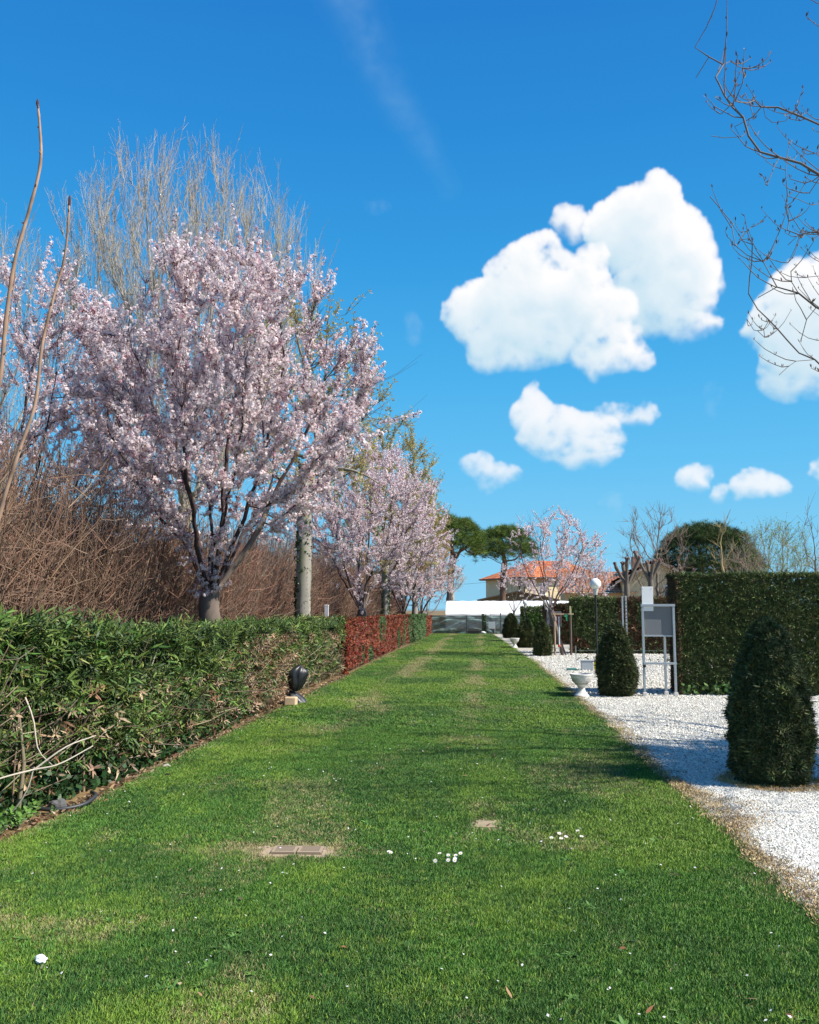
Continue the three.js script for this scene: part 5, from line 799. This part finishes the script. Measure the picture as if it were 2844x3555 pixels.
  mesh('roof', tiledPlane(V(-3.4, 3.78, 4), V(-3.4, 3.78, -3.6), V(0, 5.5, -3.6), V(0, 5.5, 4), 0.28, 5, oldT), tileMat, h); mesh('roof', tiledPlane(V(3.4, 3.78, -3.6), V(3.4, 3.78, 4), V(0, 5.5, 4), V(0, 5.5, -3.6), 0.28, 6, oldT), tileMat, h);
  for (const k of [-1, 1]) mesh('bargeboard', box(3.85, 0.18, 0.1, k * 1.7, 4.55, 4.02, 0, 0, -k * 0.469), mat(0.30, 0.24, 0.20, 0.8), h);
  mesh('chimney', box(0.6, 1.1, 0.6, -1.3, 5.4, 1), mat(0.40, 0.18, 0.12, 0.9), h);
  const wg = mesh('wing_wall', box(6, 2.9, 4, -4.4, 1.45, 1), mat(0.60, 0.45, 0.26, 0.9), h); mesh('wing_roof', tiledPlane(V(-8.0, 2.85, 3.6), V(-1.6, 2.85, 3.6), V(-1.6, 4.7, 0.2), V(-7.4, 4.7, 0.2), 0.28, 7, oldT), tileMat, h);
  const wd2 = mesh('window', box(0.9, 1.2, 0.06, 0.9, 2.9, 3.52), trim, h); mesh('pane', box(0.7, 1.0, 0.02, 0.9, 2.9, 3.56), glass, wd2);
}
// ---------------------------------------------------------------- far trees
{
  const needle = (() => { const g = new GB(), R = rng(88); for (let k = 0; k < 46; k++) { const d = rdir(R); d.y = d.y * 0.7 + 0.35; d.normalize(); g.blade(d.clone().multiplyScalar(0.05), d, perp(d, R), R.r(0.22, 0.42), 0.05, jit(R, W1, 0.3), R.s(0.2), 1); } return g.geo(); })();
  const nm = leafMat(0.1, 0.8);
  const pine = (label, pos, { seed, H, cb, W, nCl, rb, lean = 0, flat = 1, cols }) => {
    const R = rng(seed), t = thing('umbrella_pine', label, 'tree', pos), trunk = []; for (let k = 0; k <= 8; k++) trunk.push(V(lean * (k / 8) ** 2, -0.05 + cb * k / 8, 0.05 * R.s(1)));
    const hub = trunk[8], cy = cb + (H - cb) * 0.3, pts = [];
    for (let k = 0; k < nCl; k++) { const a = R() * 6.283, u = Math.sqrt(R()), top = Math.sqrt(Math.max(0, 1 - u * u * 0.96)), y = cy + (H - cy) * top * (R() < 0.75 ? R.r(0.72, 1) : R.r(0.0, 0.7)) - (u > 0.75 ? (H - cb) * 0.22 * R() : 0), q = 1 + 0.16 * fbm(Math.cos(a) * 2.5, Math.sin(a) * 2.5, seed + u * 3, 2); pts.push(V(lean + Math.cos(a) * u * W * q, y * (1 + 0.02 * R.s(1)), Math.sin(a) * u * W * q)); }
    const N = grow({ seed, trunk, pts: pts.filter((_, k) => k % 7 === 0).map((p) => p.clone().add(V(0, -0.4, 0))), step: 0.4, kill: 0.6, reach: 30, up: -0.02, jitter: 0.2 }); radii(N, 0.02, rb);
    const { tw } = wood(t, N, { bark: [0.16, 0.095, 0.065], limbR: 0.075, trunkN: 8, twigCol: [0.085, 0.06, 0.05], mat: barkMat });
    mesh('twigs', tw.geo(), twigMat, t, 'stuff'); const I = new Inst(); for (const p of pts) I.add(p, V(R.s(0.5), 1, R.s(0.5)).normalize(), R() * 6.28, R.r(0.8, 1.35), jit(R, cols[Math.floor(R() * cols.length)], 0.3)); I.make('needles', needle, nm, t);
  };
  const pc = [[0.11, 0.17, 0.028], [0.075, 0.13, 0.025], [0.15, 0.20, 0.035]], dc = [[0.055, 0.09, 0.024], [0.08, 0.115, 0.030], [0.045, 0.075, 0.022]];
  pine('umbrella pine with straight dark trunk beside the marquee end', [-3.05, 0, -78], { seed: 61, H: 9.7, cb: 6.0, W: 3.0, nCl: 950, rb: 0.3, lean: 0.35, cols: pc });
  pine('umbrella pine in front of the yellow house', [1.75, 0, -85], { seed: 62, H: 9.5, cb: 5.8, W: 3.3, nCl: 950, rb: 0.3, lean: 0.25, cols: pc });
  pine('broad dome-shaped dark pine behind the tall conifer hedge', [19.7, 0, -80], { seed: 63, H: 9.3, cb: 2.4, W: 4.8, nCl: 2400, rb: 0.35, cols: dc });
  // bare deciduous trees beyond the hedges
  const bare = (name, label, pos, { seed, H, W, base, rb, npts, nshoot, up = 0.15, c = [0.20, 0.15, 0.11], buds, group, L = [0.2, 0.7] }) => {
    const R = rng(seed), t = thing(name, label, 'tree', pos, 0, group), trunk = []; for (let k = 0; k <= 5; k++) trunk.push(V(0.03 * R.s(1), -0.05 + base * 0.85 * k / 5, 0.03 * R.s(1)));
    const test = (p) => { const q = (p.y - base) / (H - base), w = 0.25 + Math.sqrt(Math.max(0, 1 - ((q - 0.5) / 0.52) ** 2)) * 0.75; return Math.hypot(p.x, p.z) < W * w; };
    const N = grow({ seed, trunk, pts: crownPts(R, npts, test, [-W, base, -W], [W, H, W]), step: 0.22, kill: 0.36, reach: 12, up, jitter: 0.25 }); radii(N, 0.008, rb);
    const { tw, thin } = wood(t, N, { bark: c, limbR: 0.04, trunkN: 5, twigCol: c, mat: barkMat }); const I = new Inst();
    for (let k = 0; k < nshoot; k++) { const n = thin[Math.floor(R() * thin.length)], d = n.d.clone().add(V(0, 0.6, 0)).add(rdir(R).multiplyScalar(0.7)).normalize(), l = R.r(...L), e = n.p.clone().addScaledVector(d, l); tw.tube([n.p, e], [0.008, 0.005], 3, jit(R, c, 0.2)); if (buds) { I.add(e, d, R() * 6.28, R.r(0.5, 1), jit(R, buds, 0.3)); if (R() < 0.6) I.add(n.p.clone().lerp(e, 0.5), d, R() * 6.28, R.r(0.5, 1), jit(R, buds, 0.3)); } }
    mesh('twigs', tw.geo(), twigMat, t, 'stuff'); if (buds) I.make('buds', budGeo(5, W1, W1), leafMat(0.3), t);
  };
  bare('bare_tree', 'leafless grey-brown tree with open branching beside the low house', [8.0, 0, -42], { seed: 64, H: 6.3, W: 1.75, base: 2.0, rb: 0.10, npts: 420, nshoot: 800 });
  bare('bare_tree', 'leafless slender tree beyond the young plum with thin blossom', [5.6, 0, -50], { seed: 65, H: 5.2, W: 1.3, base: 2.2, rb: 0.07, npts: 150, nshoot: 260 });
  bare('bare_sapling', 'yellow-barked leafless sapling in front of the dome-shaped pine', [10.7, 0, -40], { seed: 66, H: 5.6, W: 0.6, base: 2.6, rb: 0.07, npts: 60, nshoot: 70, up: 0.5, c: [0.33, 0.26, 0.12] });
  bare('bare_sapling', 'leafless sapling with side twigs over the dome-shaped pine edge', [12.2, 0, -42], { seed: 67, H: 5.0, W: 1.3, base: 2.2, rb: 0.06, npts: 120, nshoot: 200, up: 0.4 });
  bare('bare_sapling', 'tall thin leafless sapling above the tall conifer hedge, beyond the green willow', [14.6, 0, -40], { seed: 68, H: 6.3, W: 0.9, base: 2.6, rb: 0.07, npts: 70, nshoot: 90, up: 0.4, c: [0.17, 0.13, 0.09] });
  bare('willow', 'willow just coming into light green leaf above the tall conifer hedge', [19.6, 0, -60], { seed: 69, H: 7.0, W: 2.4, base: 2.0, rb: 0.14, npts: 420, nshoot: 1100, up: 0.4, c: [0.24, 0.21, 0.12], buds: [0.26, 0.38, 0.06], L: [0.5, 1.2] });
  bare('bare_tree', 'leafless brown bush between the dome-shaped pine and the willow', [15.9, 0, -56], { seed: 70, H: 5.6, W: 1.8, base: 1.6, rb: 0.09, npts: 220, nshoot: 420, up: 0.3, c: [0.26, 0.19, 0.14] });
  bare('bare_tree', 'leafless brown bush close behind the tall conifer hedge beside the thin sapling', [19.2, 0, -49], { seed: 75, H: 5.0, W: 1.5, base: 1.6, rb: 0.09, npts: 200, nshoot: 400, up: 0.3, c: [0.27, 0.20, 0.13], buds: [0.4, 0.26, 0.12] });
  bare('bare_tree', 'leafless grey bush left of the umbrella pine trunk at the fence end', [-4.4, 0, -68], { seed: 76, H: 6.0, W: 1.8, base: 1.0, rb: 0.09, npts: 260, nshoot: 500, up: 0.3, c: [0.26, 0.22, 0.19] });
  bare('bare_tree', 'leafless pollard with a twiggy round head behind the marquee', [-2.6, 0, -72], { seed: 77, H: 4.9, W: 1.1, base: 3.0, rb: 0.2, npts: 160, nshoot: 500, up: 0.1, c: [0.38, 0.33, 0.27], L: [0.4, 0.9] });
  // lopped trees
  const lop = (label, x, z, seed, h) => { const R = rng(seed), t = thing('lopped_tree', label, 'tree', [x, 0, z]), c = [0.155, 0.125, 0.10], g = new GB(), tp = []; for (let k = 0; k <= 8; k++) tp.push(V(0.02 * R.s(1), h * k / 8 - 0.03, 0.02 * R.s(1))); g.tube(tp, tp.map((_, k) => 0.135 - 0.03 * k / 8), 12, c, 0.12); mesh('trunk', g.geo(true), barkMat, t); for (let k = 0; k < 4; k++) { const a = k * 1.6 + R.s(0.3), L = R.r(0.7, 1.2), P = []; for (let q = 0; q <= 6; q++) { const u = q / 6; P.push(V(Math.cos(a) * 0.5 * u * L, h - 0.2 + L * u, Math.sin(a) * 0.3 * u * L)); } const b = new GB(); b.tube(P, P.map((_, q) => 0.075 - 0.02 * q / 6 + (q > 4 ? 0.02 : 0)), 9, c, 0.2); mesh('limb', b.geo(true), barkMat, t); for (let q = 0; q < 4; q++) { const s = new GB(), d = V(R.s(0.8), 1, R.s(0.8)).normalize(); s.tube([P[6], P[6].clone().addScaledVector(d, 0.16), P[6].clone().addScaledVector(d, 0.17)], [0.05, 0.04, 0.005], 7, [0.17, 0.10, 0.08], 0.2); mesh('stub', s.geo(true), barkMat, t); } } };
  lop('heavily lopped tree with knobbly stub limbs behind the rust-brown hedge', 5.72, -36, 78, 2.7); lop('lopped tree with cut stubs beside the leafless tree and low house', 6.85, -37, 79, 2.9); lop('short lopped trunk against the yellow gable of the low house', 9.3, -42, 80, 2.6);
  // overhead wire at the house
  const wg = new GB(), P = []; for (let k = 0; k <= 20; k++) P.push(V(-14 + 14.5 * k / 20, 5.0 - 0.4 * Math.sin(k / 20 * Math.PI), -112 - k * 0.05)); wg.tube(P, P.map(() => 0.015), 4, [0.03, 0.03, 0.03]); tag(mesh('overhead_wire', wg.geo(), vmat(0.7), scene), 'thin overhead wire leading to the yellow house eaves', 'wire');
}
console.log('done');
renderer.render(scene, camera);
